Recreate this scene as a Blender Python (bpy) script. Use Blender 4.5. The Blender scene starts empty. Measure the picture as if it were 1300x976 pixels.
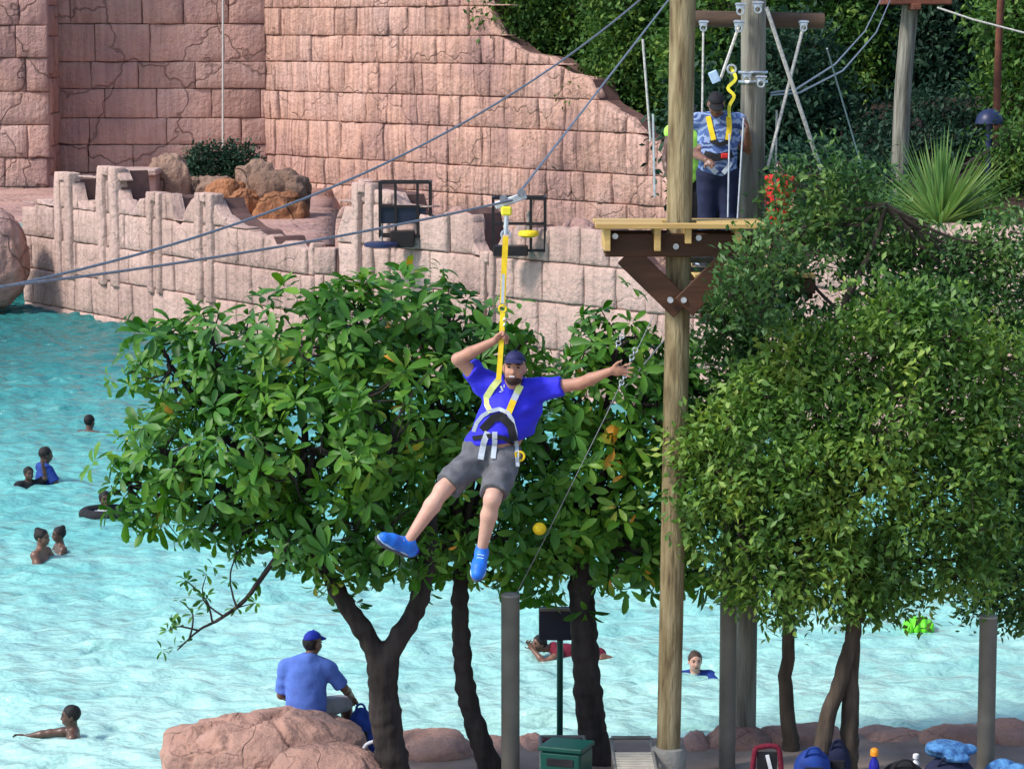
import bpy, math, random
import numpy as np
from mathutils import Vector, Matrix, noise as mnoise

R = math.radians
rnd = random.Random(7)
nrg = np.random.default_rng(11)
sc = bpy.context.scene
col = sc.collection

# ------------------------------------------------------------------ camera
FPX, PW, PH, HZ, CAMH = 3600.0, 1300, 976, 40.0, 7.2
PITCH = math.atan((PH / 2 - HZ) / FPX)
camd = bpy.data.cameras.new('camera')
camd.sensor_width = 36.0
camd.lens = FPX / PW * 36.0
camd.clip_end = 2000
cam = bpy.data.objects.new('camera', camd)
cam.location = (0, 0, CAMH)
cam.rotation_euler = (math.pi / 2 - PITCH, 0, 0)
col.objects.link(cam)
sc.camera = cam

# ------------------------------------------------------------------ sky, sun, exposure
SUN_AZ_VEC = Vector((-0.90, -0.44, 0.0)).normalized()      # towards the sun, seen from above
SUN_EL = R(46)
world = bpy.data.worlds.new('World')
sc.world = world
world.use_nodes = True
wn = world.node_tree
bg = wn.nodes['Background']
sky = wn.nodes.new('ShaderNodeTexSky')
sky.sky_type = 'NISHITA'
sky.sun_disc = False
sky.sun_elevation = SUN_EL
sky.sun_rotation = math.atan2(SUN_AZ_VEC.x, SUN_AZ_VEC.y)
sky.air_density = 1.0
sky.dust_density = 1.2
sky.ozone_density = 1.0
wn.links.new(sky.outputs[0], bg.inputs[0])
bg.inputs[1].default_value = 0.15
sund = bpy.data.lights.new('sun', 'SUN')
sund.energy = 2.5
sund.angle = R(11)
sund.color = (1.0, 0.95, 0.88)
sun = bpy.data.objects.new('sun', sund)
tosun = Vector((SUN_AZ_VEC.x * math.cos(SUN_EL), SUN_AZ_VEC.y * math.cos(SUN_EL), math.sin(SUN_EL)))
sun.rotation_euler = tosun.to_track_quat('Z', 'Y').to_euler()
sun.location = (-30, -5, 40)
col.objects.link(sun)
sc.view_settings.view_transform = 'Standard'
sc.view_settings.look = 'None'
sc.view_settings.gamma = 1.0
sc.view_settings.exposure = 0.72
sc.render.engine = 'CYCLES'
sc.cycles.max_bounces = 6
sc.cycles.transparent_max_bounces = 8
sc.cycles.use_denoising = True

# ------------------------------------------------------------------ pixel -> world
CF = Vector((0, math.cos(PITCH), -math.sin(PITCH)))
CU = Vector((0, math.sin(PITCH), math.cos(PITCH)))
CAM = Vector((0, 0, CAMH))

def ray(px, py):
    return CF + Vector((1, 0, 0)) * ((px - PW / 2) / FPX) + CU * ((PH / 2 - py) / FPX)

def P(px, py, Y):
    d = ray(px, py)
    return CAM + d * (Y / d.y)

def G(px, py, z=0.0):
    d = ray(px, py)
    return CAM + d * ((z - CAMH) / d.z)

def ppm(Y):
    return FPX / (Y * 0.992 + 0.35)

# ------------------------------------------------------------------ node materials
def mat(name, c1, c2=None, scale=4.0, rough=0.7, bump=0.0, bscale=20.0, stretch=(1, 1, 1), c3=None, spec=0.3,
        detail=6, metal=0.0, bdist=0.02, rnd_obj=0.0, coords='Object', contrast=(0.35, 0.65)):
    m = bpy.data.materials.new(name)
    m.use_nodes = True
    nt = m.node_tree
    b = nt.nodes['Principled BSDF']
    b.inputs['Roughness'].default_value = rough
    b.inputs['Specular IOR Level'].default_value = spec
    b.inputs['Metallic'].default_value = metal
    L = nt.links.new
    tc = nt.nodes.new('ShaderNodeTexCoord')
    mp = nt.nodes.new('ShaderNodeMapping')
    mp.inputs['Scale'].default_value = stretch
    L(tc.outputs[coords], mp.inputs[0])
    if c2 is None:
        c2 = tuple(x * 0.75 for x in c1)
    n = nt.nodes.new('ShaderNodeTexNoise')
    n.inputs['Scale'].default_value = scale
    n.inputs['Detail'].default_value = detail
    L(mp.outputs[0], n.inputs['Vector'])
    cr = nt.nodes.new('ShaderNodeValToRGB')
    e = cr.color_ramp.elements
    e[0].position, e[1].position = contrast
    e[0].color, e[1].color = (*c2, 1), (*c1, 1)
    if c3 is not None:
        x = e.new(0.5 * sum(contrast)); x.color = (*c3, 1)
    L(n.outputs['Fac'], cr.inputs[0])
    last = cr.outputs[0]
    if rnd_obj:
        oi = nt.nodes.new('ShaderNodeObjectInfo')
        mr = nt.nodes.new('ShaderNodeMapRange')
        mr.inputs['To Min'].default_value = 1 - rnd_obj
        mr.inputs['To Max'].default_value = 1 + rnd_obj
        L(oi.outputs['Random'], mr.inputs[0])
        mx = nt.nodes.new('ShaderNodeVectorMath'); mx.operation = 'SCALE'
        L(last, mx.inputs[0]); L(mr.outputs[0], mx.inputs['Scale'])
        last = mx.outputs[0]
    L(last, b.inputs['Base Color'])
    if bump:
        n2 = nt.nodes.new('ShaderNodeTexNoise')
        n2.inputs['Scale'].default_value = bscale
        n2.inputs['Detail'].default_value = 8
        L(mp.outputs[0], n2.inputs['Vector'])
        bp = nt.nodes.new('ShaderNodeBump')
        bp.inputs['Strength'].default_value = bump
        bp.inputs['Distance'].default_value = bdist
        L(n2.outputs['Fac'], bp.inputs['Height'])
        L(bp.outputs[0], b.inputs['Normal'])
    return m

def stone_mat(name, c1, c2, c3, streak=0.6, crack=0.5, rnd_obj=0.12, relief=0.14, cscale=0.33, tint=0.45):
    """weathered carved rock: broad tint, flute shade painted as dark vertical streaks, cracks as relief"""
    m = mat(name, c1, c2, scale=tint, rough=0.9, c3=c3, spec=0.15, rnd_obj=rnd_obj, detail=10, contrast=(0.3, 0.7))
    nt = m.node_tree; L = nt.links.new
    b = nt.nodes['Principled BSDF']
    src = b.inputs['Base Color'].links[0].from_socket
    tc = nt.nodes.new('ShaderNodeTexCoord')
    mp = nt.nodes.new('ShaderNodeMapping'); mp.inputs['Scale'].default_value = (7, 7, 0.5)
    L(tc.outputs['Object'], mp.inputs[0])
    ns = nt.nodes.new('ShaderNodeTexNoise'); ns.inputs['Scale'].default_value = 1.0; ns.inputs['Detail'].default_value = 7
    L(mp.outputs[0], ns.inputs['Vector'])
    rs = nt.nodes.new('ShaderNodeMapRange')
    rs.inputs['From Min'].default_value = 0.36; rs.inputs['From Max'].default_value = 0.58
    rs.inputs['To Min'].default_value = 1 - 0.5 * streak; rs.inputs['To Max'].default_value = 1.0  # low parts of the fluting darkened, their shade put into the colour
    L(ns.outputs['Fac'], rs.inputs[0])
    # cracks
    wv = nt.nodes.new('ShaderNodeTexNoise'); wv.inputs['Scale'].default_value = 1.3
    L(tc.outputs['Object'], wv.inputs['Vector'])
    ad = nt.nodes.new('ShaderNodeVectorMath'); ad.operation = 'MULTIPLY_ADD'
    L(wv.outputs['Color'], ad.inputs[0]); ad.inputs[1].default_value = (1.4, 1.4, 1.4); L(tc.outputs['Object'], ad.inputs[2])
    vo = nt.nodes.new('ShaderNodeTexVoronoi'); vo.feature = 'DISTANCE_TO_EDGE'; vo.inputs['Scale'].default_value = cscale
    L(ad.outputs[0], vo.inputs['Vector'])
    rc = nt.nodes.new('ShaderNodeMapRange')
    rc.inputs['From Max'].default_value = 0.02; rc.inputs['To Min'].default_value = 1 - crack; rc.inputs['To Max'].default_value = 1.0
    L(vo.outputs['Distance'], rc.inputs[0])
    mu = nt.nodes.new('ShaderNodeMath'); mu.operation = 'MULTIPLY'
    L(rs.outputs[0], mu.inputs[0]); L(rc.outputs[0], mu.inputs[1])
    sm = nt.nodes.new('ShaderNodeVectorMath'); sm.operation = 'SCALE'
    L(src, sm.inputs[0]); L(mu.outputs[0], sm.inputs['Scale'])
    L(sm.outputs[0], b.inputs['Base Color'])
    n2 = nt.nodes.new('ShaderNodeTexNoise'); n2.inputs['Scale'].default_value = 6; n2.inputs['Detail'].default_value = 12; n2.inputs['Roughness'].default_value = 0.62
    L(tc.outputs['Object'], n2.inputs['Vector'])
    a1 = nt.nodes.new('ShaderNodeMath'); a1.operation = 'MULTIPLY_ADD'
    L(ns.outputs['Fac'], a1.inputs[0]); a1.inputs[1].default_value = 1.3 * streak; L(n2.outputs['Fac'], a1.inputs[2])
    a2 = nt.nodes.new('ShaderNodeMath'); a2.operation = 'ADD'
    L(a1.outputs[0], a2.inputs[0]); L(rc.outputs[0], a2.inputs[1])
    bp = nt.nodes.new('ShaderNodeBump'); bp.inputs['Strength'].default_value = 0.9; bp.inputs['Distance'].default_value = relief
    L(a2.outputs[0], bp.inputs['Height']); L(bp.outputs[0], b.inputs['Normal'])
    return m

def leaf_mat(name, cols, transl=0.3, rough=0.45, spec=0.4):
    m = bpy.data.materials.new(name); m.use_nodes = True
    nt = m.node_tree; L = nt.links.new
    b = nt.nodes['Principled BSDF']; out = nt.nodes['Material Output']
    g = nt.nodes.new('ShaderNodeNewGeometry'); oi = nt.nodes.new('ShaderNodeObjectInfo')
    a = nt.nodes.new('ShaderNodeMath'); a.operation = 'ADD'
    L(g.outputs['Random Per Island'], a.inputs[0]); L(oi.outputs['Random'], a.inputs[1])
    f0 = nt.nodes.new('ShaderNodeMath'); f0.operation = 'FRACT'; L(a.outputs[0], f0.inputs[0])
    nz = nt.nodes.new('ShaderNodeTexNoise'); nz.inputs['Scale'].default_value = 1.4; nz.inputs['Detail'].default_value = 2
    L(g.outputs['Position'], nz.inputs['Vector'])
    nr = nt.nodes.new('ShaderNodeMapRange'); nr.inputs['From Min'].default_value = 0.32; nr.inputs['From Max'].default_value = 0.68
    nr.inputs['To Max'].default_value = 0.55
    L(nz.outputs['Fac'], nr.inputs[0])
    f = nt.nodes.new('ShaderNodeMath'); f.operation = 'MULTIPLY_ADD'; L(f0.outputs[0], f.inputs[0]); f.inputs[1].default_value = 0.5; L(nr.outputs[0], f.inputs[2])
    cr = nt.nodes.new('ShaderNodeValToRGB'); e = cr.color_ramp.elements
    for i, (p, c) in enumerate(cols):
        x = e[i] if i < 2 else e.new(p)
        x.position = p; x.color = (*c, 1)
    L(f.outputs[0], cr.inputs[0])
    L(cr.outputs[0], b.inputs['Base Color'])
    b.inputs['Roughness'].default_value = rough
    b.inputs['Specular IOR Level'].default_value = spec
    t = nt.nodes.new('ShaderNodeBsdfTranslucent')
    hs = nt.nodes.new('ShaderNodeHueSaturation'); hs.inputs['Saturation'].default_value = 1.15; hs.inputs['Value'].default_value = 1.3
    L(cr.outputs[0], hs.inputs['Color']); L(hs.outputs[0], t.inputs[0])
    mx = nt.nodes.new('ShaderNodeMixShader'); mx.inputs[0].default_value = transl
    L(b.outputs[0], mx.inputs[1]); L(t.outputs[0], mx.inputs[2]); L(mx.outputs[0], out.inputs[0])
    return m

M = {}
M['wall_shade'] = stone_mat('shade_toned_carved_rock', (0.50, 0.325, 0.285), (0.37, 0.225, 0.205), (0.48, 0.285, 0.235), streak=0.35, crack=0.4)  # same rock as the lit wall, with the shade put into its colour
M['wall_lit'] = stone_mat('sunlit_toned_carved_rock', (0.61, 0.40, 0.34), (0.42, 0.255, 0.225), (0.57, 0.345, 0.27), streak=0.7, crack=0.25)  # lighter copy of the rock, sunlight put into its colour
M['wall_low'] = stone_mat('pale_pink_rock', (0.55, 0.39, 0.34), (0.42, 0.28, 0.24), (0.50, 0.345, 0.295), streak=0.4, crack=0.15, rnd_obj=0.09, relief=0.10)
M['mortar'] = mat('recessed_mortar', (0.16, 0.085, 0.07), (0.10, 0.055, 0.05), scale=3, rough=0.95, bump=0.4, bscale=8)
M['rock'] = stone_mat('pink_boulder_rock', (0.48, 0.31, 0.26), (0.32, 0.19, 0.16), (0.44, 0.255, 0.20), streak=0.2, crack=0.14, cscale=0.9, tint=1.2, relief=0.10)
M['rock_tan'] = stone_mat('grey_tan_boulder', (0.36, 0.24, 0.18), (0.22, 0.13, 0.09), (0.30, 0.19, 0.14), streak=0.5, crack=0.5)
M['rock_orange'] = stone_mat('orange_boulder', (0.48, 0.22, 0.10), (0.26, 0.11, 0.06), (0.40, 0.18, 0.09), streak=0.6, crack=0.5)
M['paving'] = mat('sandy_paving', (0.30, 0.23, 0.19), (0.22, 0.16, 0.13), scale=3, rough=0.9, bump=0.3, bscale=30)
M['soil'] = mat('shade_toned_leaf_soil', (0.045, 0.022, 0.016), (0.016, 0.012, 0.009), scale=1.2, rough=1.0, bump=0.8, bscale=6, bdist=0.15)  # soil colour lowered to hold the shade of the bank trees
M['bark_dark'] = mat('dark_bark', (0.042, 0.033, 0.03), (0.018, 0.014, 0.013), scale=9, rough=0.95, bump=0.9, bscale=14, stretch=(1, 1, 0.25), bdist=0.03)
M['bark_mid'] = mat('brown_bark', (0.10, 0.075, 0.055), (0.045, 0.034, 0.026), scale=9, rough=0.95, bump=0.9, bscale=14, stretch=(1, 1, 0.25), bdist=0.03)
M['pole'] = mat('weathered_pole_wood', (0.32, 0.26, 0.15), (0.085, 0.055, 0.028), scale=9, rough=0.85, bump=0.8, bscale=22, stretch=(1.5, 1.5, 0.24), c3=(0.22, 0.17, 0.088), bdist=0.03, contrast=(0.3, 0.66))
M['pole_grey'] = mat('grey_weathered_wood', (0.25, 0.24, 0.20), (0.09, 0.08, 0.062), scale=9, rough=0.85, bump=0.8, bscale=22, stretch=(1.6, 1.6, 0.16), bdist=0.03, contrast=(0.3, 0.66))
M['pole_dark'] = mat('dark_stained_log', (0.12, 0.075, 0.05), (0.06, 0.038, 0.026), scale=7, rough=0.8, bump=0.5, bscale=16, stretch=(0.2, 1.6, 1.6), bdist=0.02)
M['deck'] = mat('yellow_pine_deck', (0.55, 0.38, 0.14), (0.40, 0.25, 0.085), scale=5, rough=0.6, bump=0.3, bscale=20, stretch=(0.15, 1.5, 1.5), rnd_obj=0.12)
M['beam'] = mat('brown_stained_timber', (0.075, 0.031, 0.014), (0.042, 0.018, 0.009), scale=5, rough=0.6, bump=0.3, bscale=20, stretch=(0.3, 1.5, 1.5))
M['post'] = mat('grey_painted_post', (0.15, 0.14, 0.115), (0.11, 0.10, 0.085), scale=4, rough=0.55, bump=0.15, bscale=20)
M['concrete'] = mat('concrete_collar', (0.30, 0.29, 0.26), (0.2, 0.19, 0.17), scale=6, rough=0.95, bump=0.4, bscale=30)
M['steel'] = mat('galvanised_steel', (0.62, 0.66, 0.70), (0.42, 0.45, 0.5), scale=20, rough=0.35, metal=0.7, spec=0.5)
M['cable'] = mat('grey_wire_rope', (0.27, 0.28, 0.31), (0.17, 0.18, 0.21), scale=60, rough=0.45, metal=0.5)
M['rope'] = mat('pale_rope', (0.62, 0.60, 0.55), (0.35, 0.34, 0.32), scale=40, rough=0.9)
M['black_steel'] = mat('black_steel', (0.022, 0.014, 0.014), (0.012, 0.009, 0.009), scale=8, rough=0.45)
M['black'] = mat('black_fabric', (0.018, 0.018, 0.022), (0.010, 0.010, 0.013), scale=12, rough=0.85)
M['yellow'] = mat('yellow_webbing', (0.85, 0.62, 0.02), (0.70, 0.46, 0.015), scale=20, rough=0.6)
M['lemon'] = mat('lemon_plastic', (0.80, 0.72, 0.05), (0.70, 0.60, 0.03), scale=9, rough=0.4)
M['lime_web'] = mat('pale_lime_webbing', (0.72, 0.78, 0.28), (0.58, 0.64, 0.2), scale=20, rough=0.65)
M['grey_web'] = mat('pale_grey_webbing', (0.50, 0.55, 0.62), (0.38, 0.42, 0.48), scale=20, rough=0.65)
M['blue_shirt'] = mat('royal_blue_cotton', (0.035, 0.032, 0.68), (0.022, 0.02, 0.52), scale=5, rough=0.75, bump=0.7, bscale=7, bdist=0.04)
M['blue_back'] = mat('faded_blue_cotton', (0.10, 0.19, 0.60), (0.08, 0.14, 0.46), scale=5, rough=0.85, bump=0.7, bscale=7, bdist=0.04)
M['cap_blue'] = mat('bright_blue_cap', (0.012, 0.035, 0.42), (0.01, 0.025, 0.3), scale=9, rough=0.7)
M['cap_navy'] = mat('navy_cap', (0.022, 0.024, 0.10), (0.015, 0.016, 0.07), scale=9, rough=0.7)
M['shorts'] = mat('grey_shorts', (0.135, 0.135, 0.15), (0.09, 0.09, 0.10), scale=16, rough=0.85, bump=0.3, bscale=20)
M['khaki'] = mat('grey_khaki_shorts', (0.30, 0.29, 0.30), (0.22, 0.21, 0.22), scale=10, rough=0.85)
M['navy'] = mat('navy_trousers', (0.015, 0.02, 0.055), (0.01, 0.013, 0.04), scale=8, rough=0.85)
M['shoe'] = mat('sky_blue_shoe', (0.02, 0.19, 0.75), (0.015, 0.12, 0.55), scale=18, rough=0.5, bump=0.2, bscale=40)
M['sole'] = mat('grey_shoe_sole', (0.09, 0.095, 0.13), (0.06, 0.06, 0.08), scale=20, rough=0.7)
M['shoe_trim'] = mat('pale_shoe_trim', (0.45, 0.62, 0.80), (0.35, 0.5, 0.7), scale=18, rough=0.5)
M['skin_tan'] = mat('tan_skin', (0.44, 0.225, 0.155), (0.38, 0.175, 0.115), scale=7, rough=0.5, spec=0.35, bump=0.25, bscale=35, bdist=0.01)
M['skin_leg'] = mat('pale_tan_skin', (0.56, 0.33, 0.25), (0.50, 0.26, 0.19), scale=7, rough=0.5, spec=0.35, bump=0.25, bscale=35, bdist=0.01)
M['skin_dark'] = mat('dark_brown_skin', (0.11, 0.055, 0.038), (0.075, 0.036, 0.025), scale=7, rough=0.4, spec=0.45)
M['skin_brown'] = mat('brown_skin', (0.19, 0.092, 0.06), (0.13, 0.06, 0.04), scale=7, rough=0.4, spec=0.45)
M['skin_fair'] = mat('fair_skin', (0.55, 0.33, 0.26), (0.48, 0.26, 0.2), scale=7, rough=0.45)
M['hair'] = mat('black_hair', (0.014, 0.011, 0.011), (0.008, 0.007, 0.007), scale=30, rough=0.6, bump=0.6, bscale=60)
M['hair_brown'] = mat('brown_hair', (0.07, 0.042, 0.026), (0.04, 0.024, 0.016), scale=30, rough=0.6, bump=0.5, bscale=60)
M['white'] = mat('white_cloth', (0.72, 0.73, 0.74), (0.6, 0.61, 0.63), scale=12, rough=0.8)
M['eye'] = mat('dark_eye', (0.015, 0.01, 0.008), (0.01, 0.008, 0.006), rough=0.2)
M['lips'] = mat('lips', (0.20, 0.07, 0.06), (0.16, 0.05, 0.045), rough=0.5)
M['beard'] = mat('short_dark_beard', (0.05, 0.028, 0.022), (0.03, 0.018, 0.014), scale=60, rough=0.9)
M['red'] = mat('red_cotton', (0.62, 0.03, 0.025), (0.48, 0.02, 0.02), scale=8, rough=0.8, bump=0.3)
M['maroon'] = mat('maroon_towel', (0.16, 0.012, 0.03), (0.10, 0.008, 0.02), scale=14, rough=0.95, bump=0.6, bscale=40)
M['lime'] = mat('hi_vis_lime', (0.42, 0.85, 0.12), (0.34, 0.72, 0.09), scale=10, rough=0.7)
M['green_float'] = mat('lime_green_float', (0.14, 0.62, 0.02), (0.10, 0.5, 0.02), scale=4, rough=0.35)
M['bin'] = mat('dark_green_plastic', (0.004, 0.065, 0.05), (0.003, 0.048, 0.038), scale=5, rough=0.4, bump=0.1)
M['cream'] = mat('cream_slat', (0.48, 0.44, 0.36), (0.38, 0.34, 0.28), scale=8, rough=0.6)
M['grey_tube'] = mat('grey_tube_frame', (0.20, 0.19, 0.17), (0.14, 0.13, 0.12), scale=8, rough=0.5)
M['teal_towel'] = mat('sky_blue_towel', (0.10, 0.28, 0.55), (0.03, 0.10, 0.28), scale=16, rough=0.95, bump=0.8, bscale=30, bdist=0.03)
M['blue_bag'] = mat('blue_bag', (0.012, 0.05, 0.28), (0.008, 0.03, 0.18), scale=10, rough=0.7)
M['bottle'] = mat('blue_bottle', (0.014, 0.014, 0.30), (0.01, 0.01, 0.22), scale=5, rough=0.25)
M['orange'] = mat('orange_cap', (0.80, 0.30, 0.02), (0.7, 0.24, 0.015), scale=8, rough=0.4)
M['navy_board'] = mat('dark_navy_board', (0.014, 0.018, 0.038), (0.01, 0.013, 0.028), scale=4, rough=0.45)
M['dome'] = mat('dark_blue_dome', (0.02, 0.03, 0.085), (0.014, 0.02, 0.06), scale=4, rough=0.4)
M['rust'] = mat('rust_red_timber', (0.17, 0.06, 0.035), (0.10, 0.035, 0.022), scale=6, rough=0.8)
M['tartan'] = None

def plaid_mat():
    m = mat('blue_checked_shirt', (0.09, 0.16, 0.38), (0.03, 0.05, 0.16), scale=9, rough=0.85)
    nt = m.node_tree; L = nt.links.new; b = nt.nodes['Principled BSDF']
    src = b.inputs['Base Color'].links[0].from_socket
    tc = nt.nodes.new('ShaderNodeTexCoord')
    w = nt.nodes.new('ShaderNodeTexWave'); w.bands_direction = 'Z'; w.inputs['Scale'].default_value = 4.2; w.inputs['Distortion'].default_value = 9.0; w.inputs['Detail Scale'].default_value = 2.5
    L(tc.outputs['Object'], w.inputs[0])
    r = nt.nodes.new('ShaderNodeMapRange'); r.inputs['From Min'].default_value = .45; r.inputs['From Max'].default_value = .75
    r.inputs['To Max'].default_value = 0.75
    L(w.outputs[0], r.inputs[0])
    mx = nt.nodes.new('ShaderNodeMix'); mx.data_type = 'RGBA'
    L(r.outputs[0], mx.inputs[0]); L(src, mx.inputs[6]); mx.inputs[7].default_value = (0.30, 0.40, 0.60, 1)
    L(mx.outputs[2], b.inputs['Base Color'])
    return m
M['tartan'] = plaid_mat()
M['leaf_big'] = leaf_mat('broad_glossy_leaf', [(0.0, (0.018, 0.068, 0.014)), (1.0, (0.585, 0.286, 0.039)), (0.35, (0.044, 0.146, 0.018)), (0.75, (0.091, 0.227, 0.023)), (0.93, (0.169, 0.299, 0.033)), (0.99, (0.338, 0.325, 0.039))], transl=0.24, rough=0.45, spec=0.3)
M['leaf_small'] = leaf_mat('small_green_leaf', [(0.0, (0.038, 0.101, 0.022)), (1.0, (0.406, 0.490, 0.101)), (0.5, (0.105, 0.220, 0.038)), (0.85, (0.246, 0.372, 0.068))], transl=0.26, rough=0.5)
M['leaf_dark'] = leaf_mat('dark_green_leaf', [(0.0, (0.026, 0.079, 0.025)), (1.0, (0.201, 0.316, 0.079)), (0.6, (0.071, 0.165, 0.043))], transl=0.26, rough=0.5)
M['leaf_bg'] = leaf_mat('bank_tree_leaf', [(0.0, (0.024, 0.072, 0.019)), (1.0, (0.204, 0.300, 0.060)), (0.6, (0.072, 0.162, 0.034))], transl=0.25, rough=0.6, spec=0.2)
M['leaf_forest'] = leaf_mat('deep_green_shaded_leaf', [(0.0, (0.012, 0.033, 0.021)), (1.0, (0.053, 0.105, 0.053)), (0.6, (0.024, 0.063, 0.036))], transl=0.2, rough=0.6, spec=0.2)  # bank foliage darkened in colour for the canopy shade over it
M['yucca'] = leaf_mat('spiky_leaf', [(0.0, (0.08, 0.17, 0.04)), (1.0, (0.32, 0.42, 0.14)), (0.5, (0.17, 0.29, 0.08))], transl=0.3, rough=0.45)

# ------------------------------------------------------------------ mesh helpers
def fast_mesh(name, V, F, smooth=False):
    """V (n,3) array, F (m,k) array of equal-sized faces or list of lists"""
    me = bpy.data.meshes.new(name)
    V = np.asarray(V, dtype=np.float32)
    if isinstance(F, np.ndarray):
        k = F.shape[1]; n = F.shape[0]
        me.vertices.add(len(V)); me.vertices.foreach_set('co', V.ravel())
        me.loops.add(n * k); me.loops.foreach_set('vertex_index', F.astype(np.int32).ravel())
        me.polygons.add(n); me.polygons.foreach_set('loop_start', np.arange(0, n * k, k, dtype=np.int32))
        if smooth:
            me.polygons.foreach_set('use_smooth', np.ones(n, dtype=bool))
        me.update(calc_edges=True)
    else:
        me.from_pydata(V.tolist(), [], F)
        if smooth:
            me.polygons.foreach_set('use_smooth', np.ones(len(me.polygons), dtype=bool))
        me.update()
    return me

def tag(o, label=None, cat=None, group=None, kind=None):
    if label: o['label'] = label
    if cat: o['category'] = cat
    if group: o['group'] = group
    if kind: o['kind'] = kind
    return o

def link(name, me, material, parent=None):
    o = bpy.data.objects.new(name, me)
    col.objects.link(o)
    if material is not None and not me.materials:
        me.materials.append(material)
    if parent is not None:
        o.parent = parent
        if parent.type == 'EMPTY':
            o.location = -Vector(parent.location)      # meshes are written in world coordinates
    return o

def thing(name, loc, label, cat, group=None):
    o = bpy.data.objects.new(name, None)
    o.empty_display_size = 0.2
    o.location = loc
    col.objects.link(o)
    return tag(o, label, cat, group)

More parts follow.
